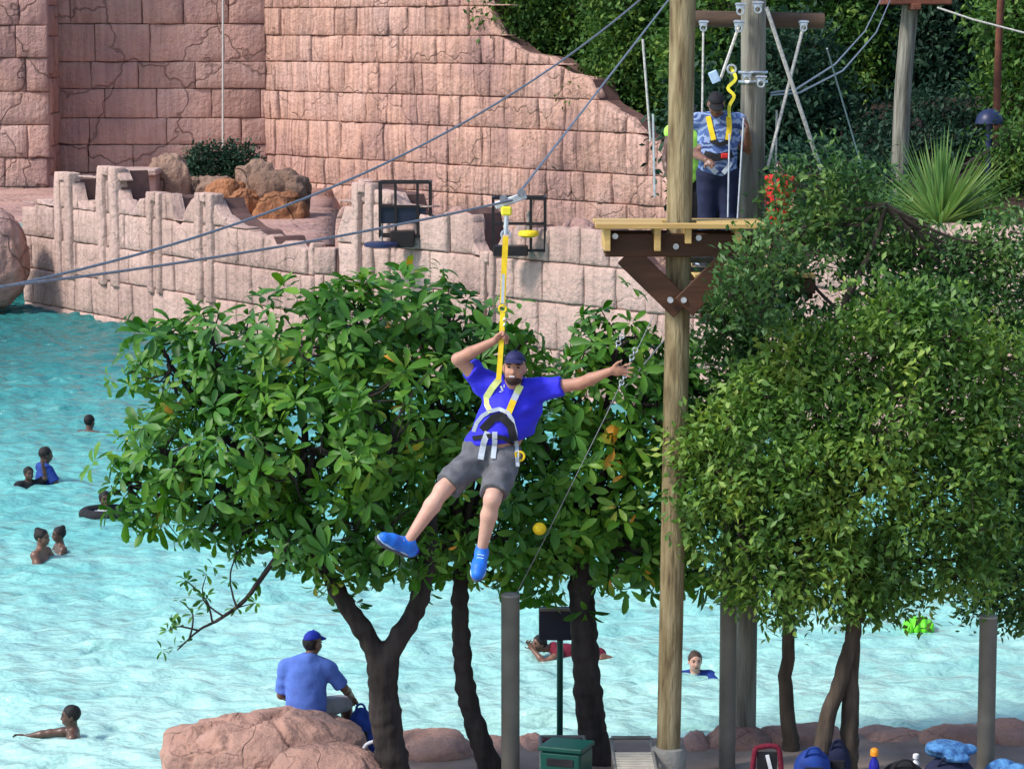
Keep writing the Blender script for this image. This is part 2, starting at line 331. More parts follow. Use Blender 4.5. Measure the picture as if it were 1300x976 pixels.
class MB:
    def __init__(s): s.v = []; s.f = []
    def add(s, v, f):
        o = len(s.v)
        s.v += [tuple(x) for x in v]
        s.f += [tuple(i + o for i in q) for q in f]
        return s
    def box(s, c, size, ax=None, bevel=0.0):
        """box centred at c; ax = three axis vectors"""
        c = Vector(c)
        ax = [Vector(a) for a in ax] if ax else [Vector((1, 0, 0)), Vector((0, 1, 0)), Vector((0, 0, 1))]
        h = [d / 2 for d in size]
        if bevel <= 0:
            v = [c + ax[0] * (h[0] * i) + ax[1] * (h[1] * j) + ax[2] * (h[2] * k) for k in (-1, 1) for j in (-1, 1) for i in (-1, 1)]
            f = [(0, 2, 3, 1), (4, 5, 7, 6), (0, 1, 5, 4), (2, 6, 7, 3), (0, 4, 6, 2), (1, 3, 7, 5)]
            return s.add(v, f)
        b = min(bevel, *[x * 0.45 for x in h])
        v = []; idx = {}
        for k in (-1, 1):
            for j in (-1, 1):
                for i in (-1, 1):
                    for m in range(3):
                        e = [h[0] * i, h[1] * j, h[2] * k]
                        for q in range(3):
                            if q != m:
                                e[q] -= b * (i, j, k)[q]
                        idx[(i, j, k, m)] = len(v)
                        v.append(c + ax[0] * e[0] + ax[1] * e[1] + ax[2] * e[2])
        f = []
        for m in range(3):
            for sgn in (-1, 1):
                o = [q for q in range(3) if q != m]
                ring = []
                for a, bb in ((-1, -1), (1, -1), (1, 1), (-1, 1)):
                    t = [0, 0, 0]; t[m] = sgn; t[o[0]] = a; t[o[1]] = bb
                    ring.append(idx[(*t, m)])
                f.append(tuple(ring if (sgn > 0) == (m != 1) else ring[::-1]))
        for m in range(3):
            o = [q for q in range(3) if q != m]
            for a in (-1, 1):
                for bb in (-1, 1):
                    t0 = [0, 0, 0]; t1 = [0, 0, 0]
                    t0[m] = -1; t1[m] = 1
                    for t in (t0, t1): t[o[0]] = a; t[o[1]] = bb
                    f.append((idx[(*t0, o[0])], idx[(*t1, o[0])], idx[(*t1, o[1])], idx[(*t0, o[1])]))
        for k in (-1, 1):
            for j in (-1, 1):
                for i in (-1, 1):
                    f.append((idx[(i, j, k, 0)], idx[(i, j, k, 1)], idx[(i, j, k, 2)]))
        return s.add(v, f)
    def tube(s, pts, rad, n=10, cap=True, flat=None):
        pts = [Vector(p) for p in pts]
        if not isinstance(rad, (list, tuple)): rad = [rad] * len(pts)
        v = []; f = []
        up = Vector((0, 0, 1))
        ref = None
        for i, p in enumerate(pts):
            t = (pts[min(i + 1, len(pts) - 1)] - pts[max(i - 1, 0)]).normalized()
            if ref is None:
                ref = t.orthogonal() if abs(t.z) > 0.95 else up.cross(t)
            ref = (ref - t * ref.dot(t)).normalized()
            b = t.cross(ref)
            for k in range(n):
                a = 2 * math.pi * k / n
                v.append(p + (ref * math.cos(a) + b * math.sin(a)) * rad[i])
        for i in range(len(pts) - 1):
            for k in range(n):
                f.append((i * n + k, i * n + (k + 1) % n, (i + 1) * n + (k + 1) % n, (i + 1) * n + k))
        if cap:
            f.append(tuple(range(n))[::-1]); f.append(tuple((len(pts) - 1) * n + k for k in range(n)))
        return s.add(v, f)
    def strap(s, pts, width, thick, normal):
        """flat webbing following pts; normal = vector or list"""
        pts = [Vector(p) for p in pts]
        v = []; f = []
        for i, p in enumerate(pts):
            t = (pts[min(i + 1, len(pts) - 1)] - pts[max(i - 1, 0)]).normalized()
            nn = Vector(normal[i] if isinstance(normal, list) else normal)
            sd = t.cross(nn).normalized(); nn = sd.cross(t).normalized()
            for a, b in ((-1, -1), (1, -1), (1, 1), (-1, 1)):
                v.append(p + sd * (width / 2 * a) + nn * (thick / 2 * b))
        for i in range(len(pts) - 1):
            for k in range(4):
                f.append((i * 4 + k, i * 4 + (k + 1) % 4, i * 4 + 4 + (k + 1) % 4, i * 4 + 4 + k))
        f.append((3, 2, 1, 0)); e = (len(pts) - 1) * 4; f.append((e, e + 1, e + 2, e + 3))
        return s.add(v, f)
    def ell(s, c, r, ax=None, nu=14, nv=9, z0=-1.0):
        c = Vector(c)
        ax = [Vector(a) for a in ax] if ax else [Vector((1, 0, 0)), Vector((0, 1, 0)), Vector((0, 0, 1))]
        v = []; f = []
        a0 = math.asin(max(-1, z0))
        for j in range(nv + 1):
            a = a0 + (math.pi / 2 - a0) * j / nv
            for i in range(nu):
                b = 2 * math.pi * i / nu
                v.append(c + ax[0] * (r[0] * math.cos(a) * math.cos(b)) + ax[1] * (r[1] * math.cos(a) * math.sin(b)) + ax[2] * (r[2] * math.sin(a)))
        for j in range(nv):
            for i in range(nu):
                f.append((j * nu + i, j * nu + (i + 1) % nu, (j + 1) * nu + (i + 1) % nu, (j + 1) * nu + i))
        return s.add(v, f)
    def lathe(s, c, prof, n=20):
        c = Vector(c); v = []; f = []
        for r, z in prof:
            for k in range(n):
                a = 2 * math.pi * k / n
                v.append(c + Vector((r * math.cos(a), r * math.sin(a), z)))
        for i in range(len(prof) - 1):
            for k in range(n):
                f.append((i * n + k, i * n + (k + 1) % n, (i + 1) * n + (k + 1) % n, (i + 1) * n + k))
        f.append(tuple(range(n))[::-1]); f.append(tuple((len(prof) - 1) * n + k for k in range(n)))
        return s.add(v, f)
    def torus(s, c, R0, r0, ax, n=16, m=8):
        pts = [Vector(c) + Vector(ax[0]) * (R0 * math.cos(2 * math.pi * i / n)) + Vector(ax[1]) * (R0 * math.sin(2 * math.pi * i / n)) for i in range(n)]
        nz = Vector(ax[0]).cross(Vector(ax[1])); v = []; f = []
        for i, p in enumerate(pts):
            d = (p - Vector(c)).normalized()
            for k in range(m):
                a = 2 * math.pi * k / m
                v.append(p + d * (r0 * math.cos(a)) + nz * (r0 * math.sin(a)))
        for i in range(n):
            for k in range(m):
                f.append((i * m + k, i * m + (k + 1) % m, ((i + 1) % n) * m + (k + 1) % m, ((i + 1) % n) * m + k))
        return s.add(v, f)
    def build(s, name, material, parent=None, smooth=False):
        me = fast_mesh(name, np.array([tuple(x) for x in s.v]), s.f, smooth)
        if smooth:
            me.set_sharp_from_angle(angle=R(50))
        return link(name, me, material, parent)

def arc(pts, n=12, sag=0.0):
    """points along a straight line with a sag"""
    a, b = Vector(pts[0]), Vector(pts[1])
    return [a.lerp(b, t) - Vector((0, 0, sag * 4 * t * (1 - t))) for t in [i / n for i in range(n + 1)]]

def smooth_path(pts, n=6):
    pts = [Vector(p) for p in pts]
    out = []
    for i in range(len(pts) - 1):
        p0 = pts[max(i - 1, 0)]; p1 = pts[i]; p2 = pts[i + 1]; p3 = pts[min(i + 2, len(pts) - 1)]
        for k in range(n):
            t = k / n
            out.append(0.5 * ((2 * p1) + (p2 - p0) * t + (2 * p0 - 5 * p1 + 4 * p2 - p3) * t * t + (3 * p1 - p0 - 3 * p2 + p3) * t ** 3))
    out.append(pts[-1])
    return out

# ================================================================== SETTING
def struct(o): return tag(o, kind='structure')

def hit_line(px, p0, p1):
    """distance u along the plan line p0->p1 where the sight line of picture column px crosses it"""
    k = (px - PW / 2) / FPX * 1.0
    p0 = Vector(p0); d = (Vector(p1) - p0); L = d.length; d = d / L
    # px column: X = k * depth, depth ~ Y*cos + (CAMH-z)*sin ; use z ~ 3
    dep = lambda q: q.y * math.cos(PITCH) + 4.0 * math.sin(PITCH)
    a, b = -40.0, 80.0
    f = lambda u: (p0 + d * u).x - k * dep(p0 + d * u)
    fa = f(a)
    for _ in range(60):
        m = (a + b) / 2
        if (f(m) < 0) == (fa < 0): a = m
        else: b = m
    return a

def profile(pts, p0, p1):
    out = []
    d = (Vector(p1) - Vector(p0)).normalized()
    for px, py in pts:
        u = hit_line(px, p0, p1)
        q = Vector(p0) + d * u
        out.append((u, P(px, py, q.y).z))
    us = [a for a, _ in out]; zs = [b for _, b in out]
    return lambda u: float(np.interp(u, us, zs))

# plan lines of the walls (X, Y)
W1a, W1b = (-12.9, 74.9), (-4.35, 62.2)               # low wall, first run
W2a, W2b = (-3.75, 61.6), (10.5, 44.8)                # low wall, second run
RWa, RWb = (-8.15, 94.6), (5.6, 78.4)                 # tall wall, sunlit run
LWa, LWb = (-15.4, 94.4), (-8.15, 94.6)               # tall wall, shaded run

# pool floor and water
me = fast_mesh('pool_floor', np.array([(-60, -30, -1.7), (60, -30, -1.7), (60, 160, -1.7), (-60, 160, -1.7)]), [(0, 1, 2, 3)])
struct(link('ground', me, M['paving']))

def water_mat():
    m = bpy.data.materials.new('turquoise_pool_water'); m.use_nodes = True
    nt = m.node_tree; L = nt.links.new; b = nt.nodes['Principled BSDF']
    tc = nt.nodes.new('ShaderNodeTexCoord')
    sx = nt.nodes.new('ShaderNodeSeparateXYZ'); L(tc.outputs['Object'], sx.inputs[0])
    mr = nt.nodes.new('ShaderNodeMapRange')                        # the pool shelves: deep end, with the wall's reflection painted in, to pale beach
    mr.inputs['From Min'].default_value = 24; mr.inputs['From Max'].default_value = 72
    L(sx.outputs['Y'], mr.inputs[0])
    n = nt.nodes.new('ShaderNodeTexNoise'); n.inputs['Scale'].default_value = 1.0; n.inputs['Detail'].default_value = 5
    mp = nt.nodes.new('ShaderNodeMapping'); mp.inputs['Scale'].default_value = (0.45, 1.0, 1)
    L(tc.outputs['Object'], mp.inputs[0]); L(mp.outputs[0], n.inputs['Vector'])
    ma = nt.nodes.new('ShaderNodeMath'); ma.operation = 'MULTIPLY_ADD'
    L(n.outputs['Fac'], ma.inputs[0]); ma.inputs[1].default_value = 0.30; L(mr.outputs[0], ma.inputs[2])
    cr = nt.nodes.new('ShaderNodeValToRGB'); e = cr.color_ramp.elements
    e[0].position = 0.10; e[0].color = (0.51, 0.74, 0.665, 1)
    e[1].position = 1.1; e[1].color = (0.02, 0.15, 0.15, 1)
    x = e.new(0.5); x.color = (0.155, 0.47, 0.445, 1)
    x = e.new(0.82); x.color = (0.055, 0.27, 0.265, 1)
    L(ma.outputs[0], cr.inputs[0]); L(cr.outputs[0], b.inputs['Base Color'])
    b.inputs['Roughness'].default_value = 0.12
    b.inputs['IOR'].default_value = 1.33
    n2 = nt.nodes.new('ShaderNodeTexNoise'); n2.inputs['Scale'].default_value = 4.5; n2.inputs['Detail'].default_value = 7
    mp2 = nt.nodes.new('ShaderNodeMapping'); mp2.inputs['Scale'].default_value = (0.5, 1.0, 1)
    L(tc.outputs['Object'], mp2.inputs[0]); L(mp2.outputs[0], n2.inputs['Vector'])
    bp = nt.nodes.new('ShaderNodeBump'); bp.inputs['Strength'].default_value = 1.0; bp.inputs['Distance'].default_value = 0.17
    L(n2.outputs['Fac'], bp.inputs['Height']); L(bp.outputs[0], b.inputs['Normal'])
    return m

def make_water():
    xs = np.linspace(-18, 14, 460)
    ys = 22 + (80 - 22) * (np.linspace(0, 1, 820) ** 1.25)
    X, Y = np.meshgrid(xs, ys)
    Z = np.zeros_like(X)
    r = np.random.default_rng(3)
    for i in range(46):
        wl = r.uniform(0.28, 0.75) if i > 9 else r.uniform(1.0, 2.6)
        a = r.normal(math.pi / 2, 0.5)
        k = 2 * math.pi / wl
        amp = (0.0135 if wl < .9 else 0.0055) * wl ** 0.9
        ph = k * (X * math.cos(a) + Y * math.sin(a)) + r.uniform(0, 6.28) + 0.8 * np.sin(0.4 * X + 0.3 * Y + i)
        Z += amp * np.sin(ph)
    Z *= 0.8
    V = np.stack([X, Y, Z], -1).reshape(-1, 3)
    ny, nx = X.shape
    i = (np.arange(ny - 1)[:, None] * nx + np.arange(nx - 1)[None, :]).ravel()
    F = np.stack([i, i + 1, i + nx + 1, i + nx], -1)
    V2 = np.array([(-60, -30, -.03), (60, -30, -.03), (60, 22, -.03), (-60, 22, -.03), (-60, 80, -.03), (-18, 22, -.03), (-18, 80, -.03), (14, 22, -.03), (60, 80, -.03), (14, 80, -.03), (60, 130, -.03), (-60, 130, -.03)])
    o = len(V)
    F2 = np.array([(0, 1, 2, 3), (3, 5, 6, 4), (7, 2, 8, 9), (4, 8, 10, 11)]) + o
    me = fast_mesh('pool_water', np.vstack([V, V2]), np.vstack([F, F2]), True)
    struct(link('pool_water', me, water_mat()))
make_water()

# the paved beach below the trees
def make_deck():
    edge = [(-3.3, -30), (-3.3, 20), (-3.2, 25.5), (-2.6, 27.0), (-1.2, 27.7), (0.5, 28.0), (3, 28.2), (6, 28.4), (9, 28.8), (40, 29.5), (40, -30)]
    v = [(x, y, 0.1) for x, y in edge] + [(x, y, -0.4) for x, y in edge]
    n = len(edge)
    f = [tuple(range(n))[::-1]] + [(i, (i + 1) % n, n + (i + 1) % n, n + i) for i in range(n)]
    struct(link('pavement', fast_mesh('pavement', np.array(v), f), M['paving']))
make_deck()

# terraces and the wooded bank behind the low walls
def bank_z(q, v):
    """height of the land at plan point q, v metres behind the low wall"""
    c = PW / 2 + FPX * q.x / (q.y * 0.992 + 0.4)
    st = lambda e0, e1, x: (lambda t: t * t * (3 - 2 * t))(min(max((x - e0) / (e1 - e0), 0), 1))
    hill = 2.6 + min(v, 45) * 0.24 + 0.6 * mnoise.noise(Vector((q.x * .25, q.y * .25, 3)))
    z = 2.15 + (-0.7 - 2.15) * st(428, 437, c)
    s = (q - Vector((*RWa, 0))).dot(Vector((0.762, 0.648, 0)))         # metres behind the tall sunlit wall
    k = max(st(865, 930, c), st(0.6, 4.0, s))
    return z * (1 - k) + hill * k

def make_bank():
    path = [Vector((-24, 84, 0)), Vector((-12.9, 74.9, 0)), Vector((-4.35, 62.2, 0)), Vector((-3.75, 61.6, 0)), Vector((10.5, 44.8, 0)), Vector((26, 30.5, 0))]
    seg = [0]
    for i in range(len(path) - 1): seg.append(seg[-1] + (path[i + 1] - path[i]).length)
    base = seg[1]
    us = np.arange(0, seg[-1], 0.5)
    vs = np.concatenate([np.linspace(0.25, 14, 28), np.linspace(14.6, 75, 60)])
    back = Vector((0.72, 0.69, 0)).normalized()
    V = []
    for u in us:
        i = max(k for k in range(len(seg) - 1) if seg[k] <= u)
        p = path[i].lerp(path[i + 1], (u - seg[i]) / (seg[i + 1] - seg[i]))
        for v in vs:
            q = p + back * v
            V.append((q.x, q.y, bank_z(q, v)))
    nv = len(vs)
    i = (np.arange(len(us) - 1)[:, None] * nv + np.arange(nv - 1)[None, :]).ravel()
    F = np.stack([i, i + nv, i + nv + 1, i + 1], -1)
    iu = np.repeat(np.arange(len(us) - 1), nv - 1); iv = np.tile(np.arange(nv - 1), len(us) - 1)
    Va = np.array(V)[F[:, 0]]
    flat = (Va[:, 0] / (Va[:, 1] * .992 + .4) * FPX + PW / 2 < 870) & (((Va[:, :2] - np.array(RWa)) @ np.array([0.762, 0.648])) < 0.8)
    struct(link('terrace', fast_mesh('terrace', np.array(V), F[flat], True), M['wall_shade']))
    struct(link('hillside', fast_mesh('hillside', np.array(V), F[~flat], True), M['soil']))
make_bank()

def block(u0, u1, z0, zt, front, pt, gap=0.010, amp=0.05, depth=0.3, seed=0.0, cell=0.28, bev=0.03):
    """one dressed stone: bulging noisy face, recessed edge; zt(u) = top, pt(u, out) -> plan position"""
    nx = max(2, int((u1 - u0) / cell)); nz = max(2, int(0.9 / cell))
    V = []
    def fr(i, n, span):
        e = min(0.045, span * 0.12)
        xs_ = [0.0] + [e + (span - 2 * e) * q / (n - 2) for q in range(n - 1)] + [span]
        return xs_[i]
    nx += 2; nz += 2
    for j in range(nz + 1):
        for i in range(nx + 1):
            u = u0 + gap + fr(i, nx, u1 - u0 - 2 * gap)
            t = max(zt(u), z0 + 0.05)
            z = z0 + gap + fr(j, nz, t - z0 - 2 * gap)
            edge = i in (0, nx) or j in (0, nz)
            q = pt(u, 0)
            nn = mnoise.fractal(Vector((q.x * 1.1 + seed, q.y * 1.1, z * 1.1)), 1.0, 2.0, 4)
            out = front + amp * nn - (bev if edge else 0)
            if edge:
                u += 0.02 * mnoise.noise(Vector((u * 3, z * 3, seed)))
                z += 0.02 * mnoise.noise(Vector((z * 3, u * 3, seed + 5)))
            q = pt(u, out)
            V.append((q.x, q.y, z))
    F = []
    w = nx + 1
    for j in range(nz):
        for i in range(nx):
            F.append((j * w + i, j * w + i + 1, (j + 1) * w + i + 1, (j + 1) * w + i))
    ring = list(range(w)) + [j * w + nx for j in range(1, nz + 1)] + [nz * w + i for i in range(nx - 1, -1, -1)] + [j * w for j in range(nz - 1, 0, -1)]
    o = len(V)
    n2 = pt(0, -depth) - pt(0, 0)
    for r in ring:
        V.append((V[r][0] + n2.x, V[r][1] + n2.y, V[r][2]))
    m = len(ring)
    for k in range(m):
        F.append((ring[k], o + k, o + (k + 1) % m, ring[(k + 1) % m]))
    return V, F

def build_wall(name, label, p0, p1, ztop, z0, course, wid, material, front=0.10, thick=0.8, seed=1, amp=0.05, u_from=0.0, cell=0.28, step=None):
    r = random.Random(seed)
    p0 = Vector((*p0, 0)); p1 = Vector((*p1, 0))
    d = (p1 - p0); L = d.length; d.normalize()
    n = Vector((d.y, -d.x, 0))
    if n.dot(-p0) < 0: n = -n
    pt = lambda u, o: p0 + d * u + n * o
    root = thing(name, p0.lerp(p1, .5) + Vector((0, 0, z0)), label, 'wall')
    # core
    us = np.arange(u_from, L + 0.001, 0.15)
    V = []; F = []
    for u in us:
        t = max(ztop(u) - 0.06, z0 + 0.02)
        for o, z in ((-0.02, z0), (-0.02, t), (-thick, t), (-thick, z0)):
            q = pt(u, o); V.append((q.x, q.y, z))
    for i in range(len(us) - 1):
        for k in range(4):
            F.append((i * 4 + k, i * 4 + (k + 1) % 4, i * 4 + 4 + (k + 1) % 4, i * 4 + 4 + k))
    F.append((0, 1, 2, 3)); e = (len(us) - 1) * 4; F.append((e + 3, e + 2, e + 1, e))
    link('core', fast_mesh('core', np.array(V), F), M['wall_shade'] if name == 'rock_tower' else M['mortar'], root)
    z = z0; c = 0
    ztmax = max(ztop(u) for u in us)
    while z < ztmax - 0.05:
        h = course * r.uniform(0.8, 1.2)
        u = u_from - r.uniform(0, wid[0])
        while u < L:
            w = r.uniform(*wid)
            a, b = max(u, u_from), min(u + w, L)
            u += w
            if b - a < 0.18: continue
            zt = lambda q: min(z + h, ztop(q))
            if max(zt(a + (b - a) * k / 4) for k in range(5)) < z + 0.12: continue
            v, f = block(a, b, z, zt, front * r.uniform(0.65, 1.35), pt, amp=amp, seed=r.uniform(0, 50), cell=cell)
            link('stone', fast_mesh('stone', np.array(v), f, True), material, root)
        z += h; c += 1
    return root, pt

# tall walls ---------------------------------------------------------
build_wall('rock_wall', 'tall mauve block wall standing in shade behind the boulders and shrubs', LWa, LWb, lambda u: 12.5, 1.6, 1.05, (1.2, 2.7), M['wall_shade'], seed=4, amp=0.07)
rtop = profile([(300, -60), (560, -40), (618, -6), (634, 42), (662, 66), (700, 72), (722, 92), (752, 98), (762, 128), (800, 150), (815, 172), (850, 186), (905, 224), (960, 260)], RWa, RWb)
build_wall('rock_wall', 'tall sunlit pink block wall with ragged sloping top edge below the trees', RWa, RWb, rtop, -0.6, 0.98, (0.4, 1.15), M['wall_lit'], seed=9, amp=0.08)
# tower buttress at the far left; its unseen height set to shadow the wall
tw = build_wall('rock_tower', 'pink rock buttress beside the mauve wall with cracked tall blocks', (-26, 92.4), (-15.0, 92.4), lambda u: 21.0, 1.2, 1.15, (0.8, 2.0), M['wall_shade'], thick=3.2, seed=14, amp=0.10)[0]
tw['category'] = 'buttress'
rt = build_wall('rock_tower', 'shaded narrow side of the pink rock buttress beside the mauve wall', (-15.02, 94.2), (-15.02, 92.5), lambda u: 21.0, 1.2, 1.15, (1.2, 2.0), M['wall_shade'], thick=.3, seed=15, amp=0.06, front=0.06)[0]
rt['category'] = 'buttress'

# low ruined walls ---------------------------------------------------
l1 = profile([(20, 262), (45, 262), (46, 252), (56, 252), (57, 262), (73, 262), (74, 221), (95, 221), (96, 258), (112, 262), (113, 252), (124, 254), (127, 262), (128, 214), (153, 214), (154, 252), (165, 254), (166, 262), (178, 262), (179, 252), (190, 246), (218, 247), (220, 262), (224, 280), (228, 280), (240, 262), (252, 252), (253, 247), (273, 248), (275, 262), (300, 282), (330, 295), (380, 309), (400, 311)], W1a, W1b)
def broken(f, seed, a=0.16):
    r = random.Random(seed); st_ = [r.uniform(-a, a * .6) for _ in range(400)]
    return lambda u: f(u) + st_[int(u / 0.33) + 100]
wall1, pt1 = build_wall('ruined_wall', 'low pale pink ruined wall rising from the far edge of the pool', W1a, W1b, broken(l1, 3), -0.6, 0.82, (0.7, 1.5), M['wall_low'], seed=21, amp=0.04, front=0.06, cell=0.22)
def pilaster(wall, pt, p0, p1, px0, px1, z0, z1, material):
    ua, ub = hit_line(px0, p0, p1), hit_line(px1, p0, p1)
    zt = lambda u: z1
    um = (ua + ub) / 2; w = (ub - ua)
    for a, b in ((ua, ua + w * .34), (ub - w * .34, ub)):
        v, f = block(a, b, z0, zt, 0.15, pt, amp=0.06, gap=0.005, cell=0.12, bev=0.03, seed=px0)
        link('pilaster', fast_mesh('pilaster', np.array(v), f, True), material, wall)
    v, f = block(ua + w * .34, ub - w * .34, z1 - 0.22, zt, 0.16, pt, amp=0.02, gap=0.002, cell=0.1, bev=0.02, seed=px0)
    link('capstone', fast_mesh('capstone', np.array(v), f, True), material, wall)
for x0, x1, yt in ((73, 95, 221), (128, 153, 214), (191, 208, 248), (253, 274, 248)):
    u = hit_line((x0 + x1) / 2, Vector((*W1a, 0)), Vector((*W1b, 0)))
    pilaster(wall1, pt1, Vector((*W1a, 0)), Vector((*W1b, 0)), x0, x1, 0.9, l1(u) + 0.05, M['wall_low'])
# return face between the two runs
build_wall('ruined_wall', 'short shaded return of the low ruined wall between its two runs', W1b, (-3.72, 61.95), lambda u: 2.5, -0.6, 0.82, (0.5, 0.8), M['wall_low'], seed=23, front=0.04, amp=0.03)
l2 = profile([(420, 300), (426, 287), (440, 284), (441, 256), (452, 254), (453, 232), (505, 236), (507, 262), (522, 290), (536, 272), (548, 266), (596, 267), (601, 284), (608, 318), (630, 322), (640, 300), (660, 290), (686, 284), (752, 284), (764, 300), (768, 321), (800, 324), (845, 350), (900, 345), (960, 330), (1000, 345), (1050, 322), (1110, 310), (1160, 286), (1330, 286)], W2a, W2b)
wall2, pt2 = build_wall('ruined_wall', 'low pale pink ruined wall behind the leafy trees, carrying the black frames', W2a, W2b, broken(l2, 4), -0.6, 0.82, (0.6, 1.3), M['wall_low'], seed=31, amp=0.045, front=0.06, cell=0.22)
for x0, x1 in ((453, 478), (615, 632)):
    u = hit_line((x0 + x1) / 2, Vector((*W2a, 0)), Vector((*W2b, 0)))
    pilaster(wall2, pt2, Vector((*W2a, 0)), Vector((*W2b, 0)), x0, x1, 0.9, l2(u) + 0.02, M['wall_low'])
# thin downpipe on the shaded wall
a = P(283, -20, 94.0); b = P(283, 205, 94.0)
o = MB().tube([a, b], 0.035, 8).build('drain_pipe', M['rope'], None, True)
tag(o, 'thin pale vertical pipe running down the tall mauve block wall', 'pipe')

# ------------------------------------------------------------------ boulders
def boulder_mesh(c, r, seed, sub=24, rugged=0.22, crack=0.0, flat_top=None, ax=None, crack_scale=1.6):
    c = Vector(c); V = []; F = []
    nu, nv = sub * 2, sub
    for j in range(nv + 1):
        a = -math.pi / 2 + math.pi * j / nv
        for i in range(nu):
            b = 2 * math.pi * i / nu
            d = Vector((math.cos(a) * math.cos(b), math.cos(a) * math.sin(b), math.sin(a)))
            # superellipsoid-ish
            e = Vector([math.copysign(abs(x) ** 0.8, x) for x in d])
            n1 = mnoise.fractal(d * 1.3 + Vector((seed, 0, 0)), 1.0, 2.0, 5)
            n2 = mnoise.noise(d * 4.5 + Vector((0, seed, 0)))
            s = 1 + rugged * n1 + rugged * 0.25 * n2
            q = Vector((e.x * r[0], e.y * r[1], e.z * r[2])) * s
            if crack:
                w = q * crack_scale + Vector((seed * 3, 0, 0)) + Vector((mnoise.noise(q * 2), mnoise.noise(q * 2 + Vector((9, 0, 0))), mnoise.noise(q * 2 + Vector((0, 9, 0))))) * 0.5
                ds, _ = mnoise.voronoi(w)
                g = ds[1] - ds[0]
                hsh = math.sin(_[0].x * 12.9 + _[0].y * 78.2 + _[0].z * 37.7) * 43758.5
                q *= 1 + (hsh - math.floor(hsh) - .5) * crack * 1.5
                if g < 0.10: q *= 1 - crack * (1 - g / 0.10)
            if flat_top is not None and q.z > flat_top:
                q.z = flat_top + (q.z - flat_top) * 0.25
            V.append(c + q)
    for j in range(nv):
        for i in range(nu):
            F.append((j * nu + i, j * nu + (i + 1) % nu, (j + 1) * nu + (i + 1) % nu, (j + 1) * nu + i))
    me = fast_mesh('boulder', np.array([tuple(v) for v in V]), F, True)
    return me

def boulder(label, px0, px1, py0, py1, Y, material, seed, rugged=0.2, crack=0.0, depth=None, sub=24, sink=0.0, group=None, cs=1.6):
    a = P(px0, py0, Y); b = P(px1, py1, Y)
    c = (a + b) / 2; rx = abs(b.x - a.x) / 2; rz = abs(a.z - b.z) / 2
    me = boulder_mesh(c, (rx, depth or rx * 0.8, rz), seed, sub=sub, rugged=rugged, crack=crack, crack_scale=cs)
    o = link('boulder', me, material)
    return tag(o, label, 'boulder', group)

boulder('big cracked pink boulder the seated man in the blue shirt sits on', 205, 480, 905, 1075, 26.75, M['rock'], 3.1, 0.11, 0.07, depth=0.75, sub=100, cs=1.5)
boulder('smooth pink boulder in front of the seated man, below his feet', 330, 500, 950, 1060, 26.0, M['rock'], 8.3, 0.10, 0.03, depth=0.5, sub=50, cs=2.0)
sh = [(500, 600, 930, 980, 27.6), (590, 668, 940, 985, 27.8), (655, 700, 935, 985, 27.9), (860, 905, 935, 985, 27.9), (893, 990, 925, 985, 27.95), (960, 1075, 920, 990, 28.1), (1060, 1190, 928, 990, 28.2), (1165, 1262, 920, 995, 28.0), (1225, 1330, 914, 995, 28.2), (770, 850, 940, 985, 28.0), (700, 790, 943, 985, 28.0)]
names = ['brownish shore boulder beside the forked trunk', 'low shore boulder between the thin trunk and the grey post', 'small shore boulder behind the green bin', 'small rounded boulder at the foot of the tall wooden pole', 'shore boulder behind the grey post and the grey pole foot', 'long flat shore boulder behind the single straight stem', 'flat pink shore boulder behind the blue bottle', 'shore boulder behind the sky blue towel', 'large shore boulder right behind the short grey anchor post', 'shore boulder seen through the slatted lounger', 'low shore boulder behind the thick dark trunk']
for (x0, x1, y0, y1, Y), nm, k in zip(sh, names, range(99)):
    boulder(nm, x0, x1, y0, y1 + 6, Y, M['rock'], 20 + k * 3.7, 0.16, 0.03, depth=0.45, sub=26)
# far left rounded rocks by the water
boulder('rounded rock in shade where the low ruined wall meets the left edge', -75, 37, 264, 392, 73.0, M['wall_shade'], 61, 0.06, 0.06, depth=1.0, cs=0.5, sub=50)
# boulder pile on the terrace
pile = [(186, 244, 197, 250, 80, 'rock_tan', 'grey topped boulder standing on the terrace beside the flat slab'),
        (246, 300, 222, 252, 80, 'rock_tan', 'flat tan boulder lying in front of the dark shrubs'),
        (258, 318, 228, 262, 79, 'rock_orange', 'orange stained boulder in the middle of the terrace pile'),
        (300, 352, 205, 246, 82, 'rock_tan', 'grey brown boulder at the back of the terrace pile'),
        (312, 392, 215, 272, 78.5, 'rock_tan', 'long sloping grey boulder on top of the terrace pile'),
        (320, 392, 246, 306, 77.5, 'rock_orange', 'rusty orange boulder at the foot of the terrace pile'),
        (225, 262, 225, 250, 81, 'rock_tan', 'small dark boulder wedged beside the grey topped one'),
        (290, 330, 240, 275, 78, 'rock_orange', 'ochre boulder leaning against the rusty one')]
for k, (x0, x1, y0, y1, Y, mm, nm) in enumerate(pile):
    zb = P(0, y1, Y).z
    y1b = y1 + max(0, (zb - 2.1)) * ppm(Y)
    boulder(nm, x0, x1, y0, max(y1, y1b), Y, M[mm], 100 + k * 5.1, 0.22, 0.06, cs=0.8, sub=30)
# slab on the terrace
a = P(133, 214, 79); b = P(202, 222, 79)
root = thing('stone_slab', (0.5 * (a.x + b.x), 79, 2.15), 'flat pink stone slab on a block base behind the low wall', 'slab')
MB().box(((a.x + b.x) / 2, 79.2, (a.z + b.z) / 2), (b.x - a.x, 1.6, a.z - b.z), bevel=0.04).build('slab_top', M['wall_low'], root)
MB().box(((a.x + b.x) / 2 + .05, 79.3, (b.z + 2.05) / 2 - 0.003), ((b.x - a.x) * .88, 1.3, b.z - 2.05), bevel=0.03).build('base', M['wall_shade'], root)
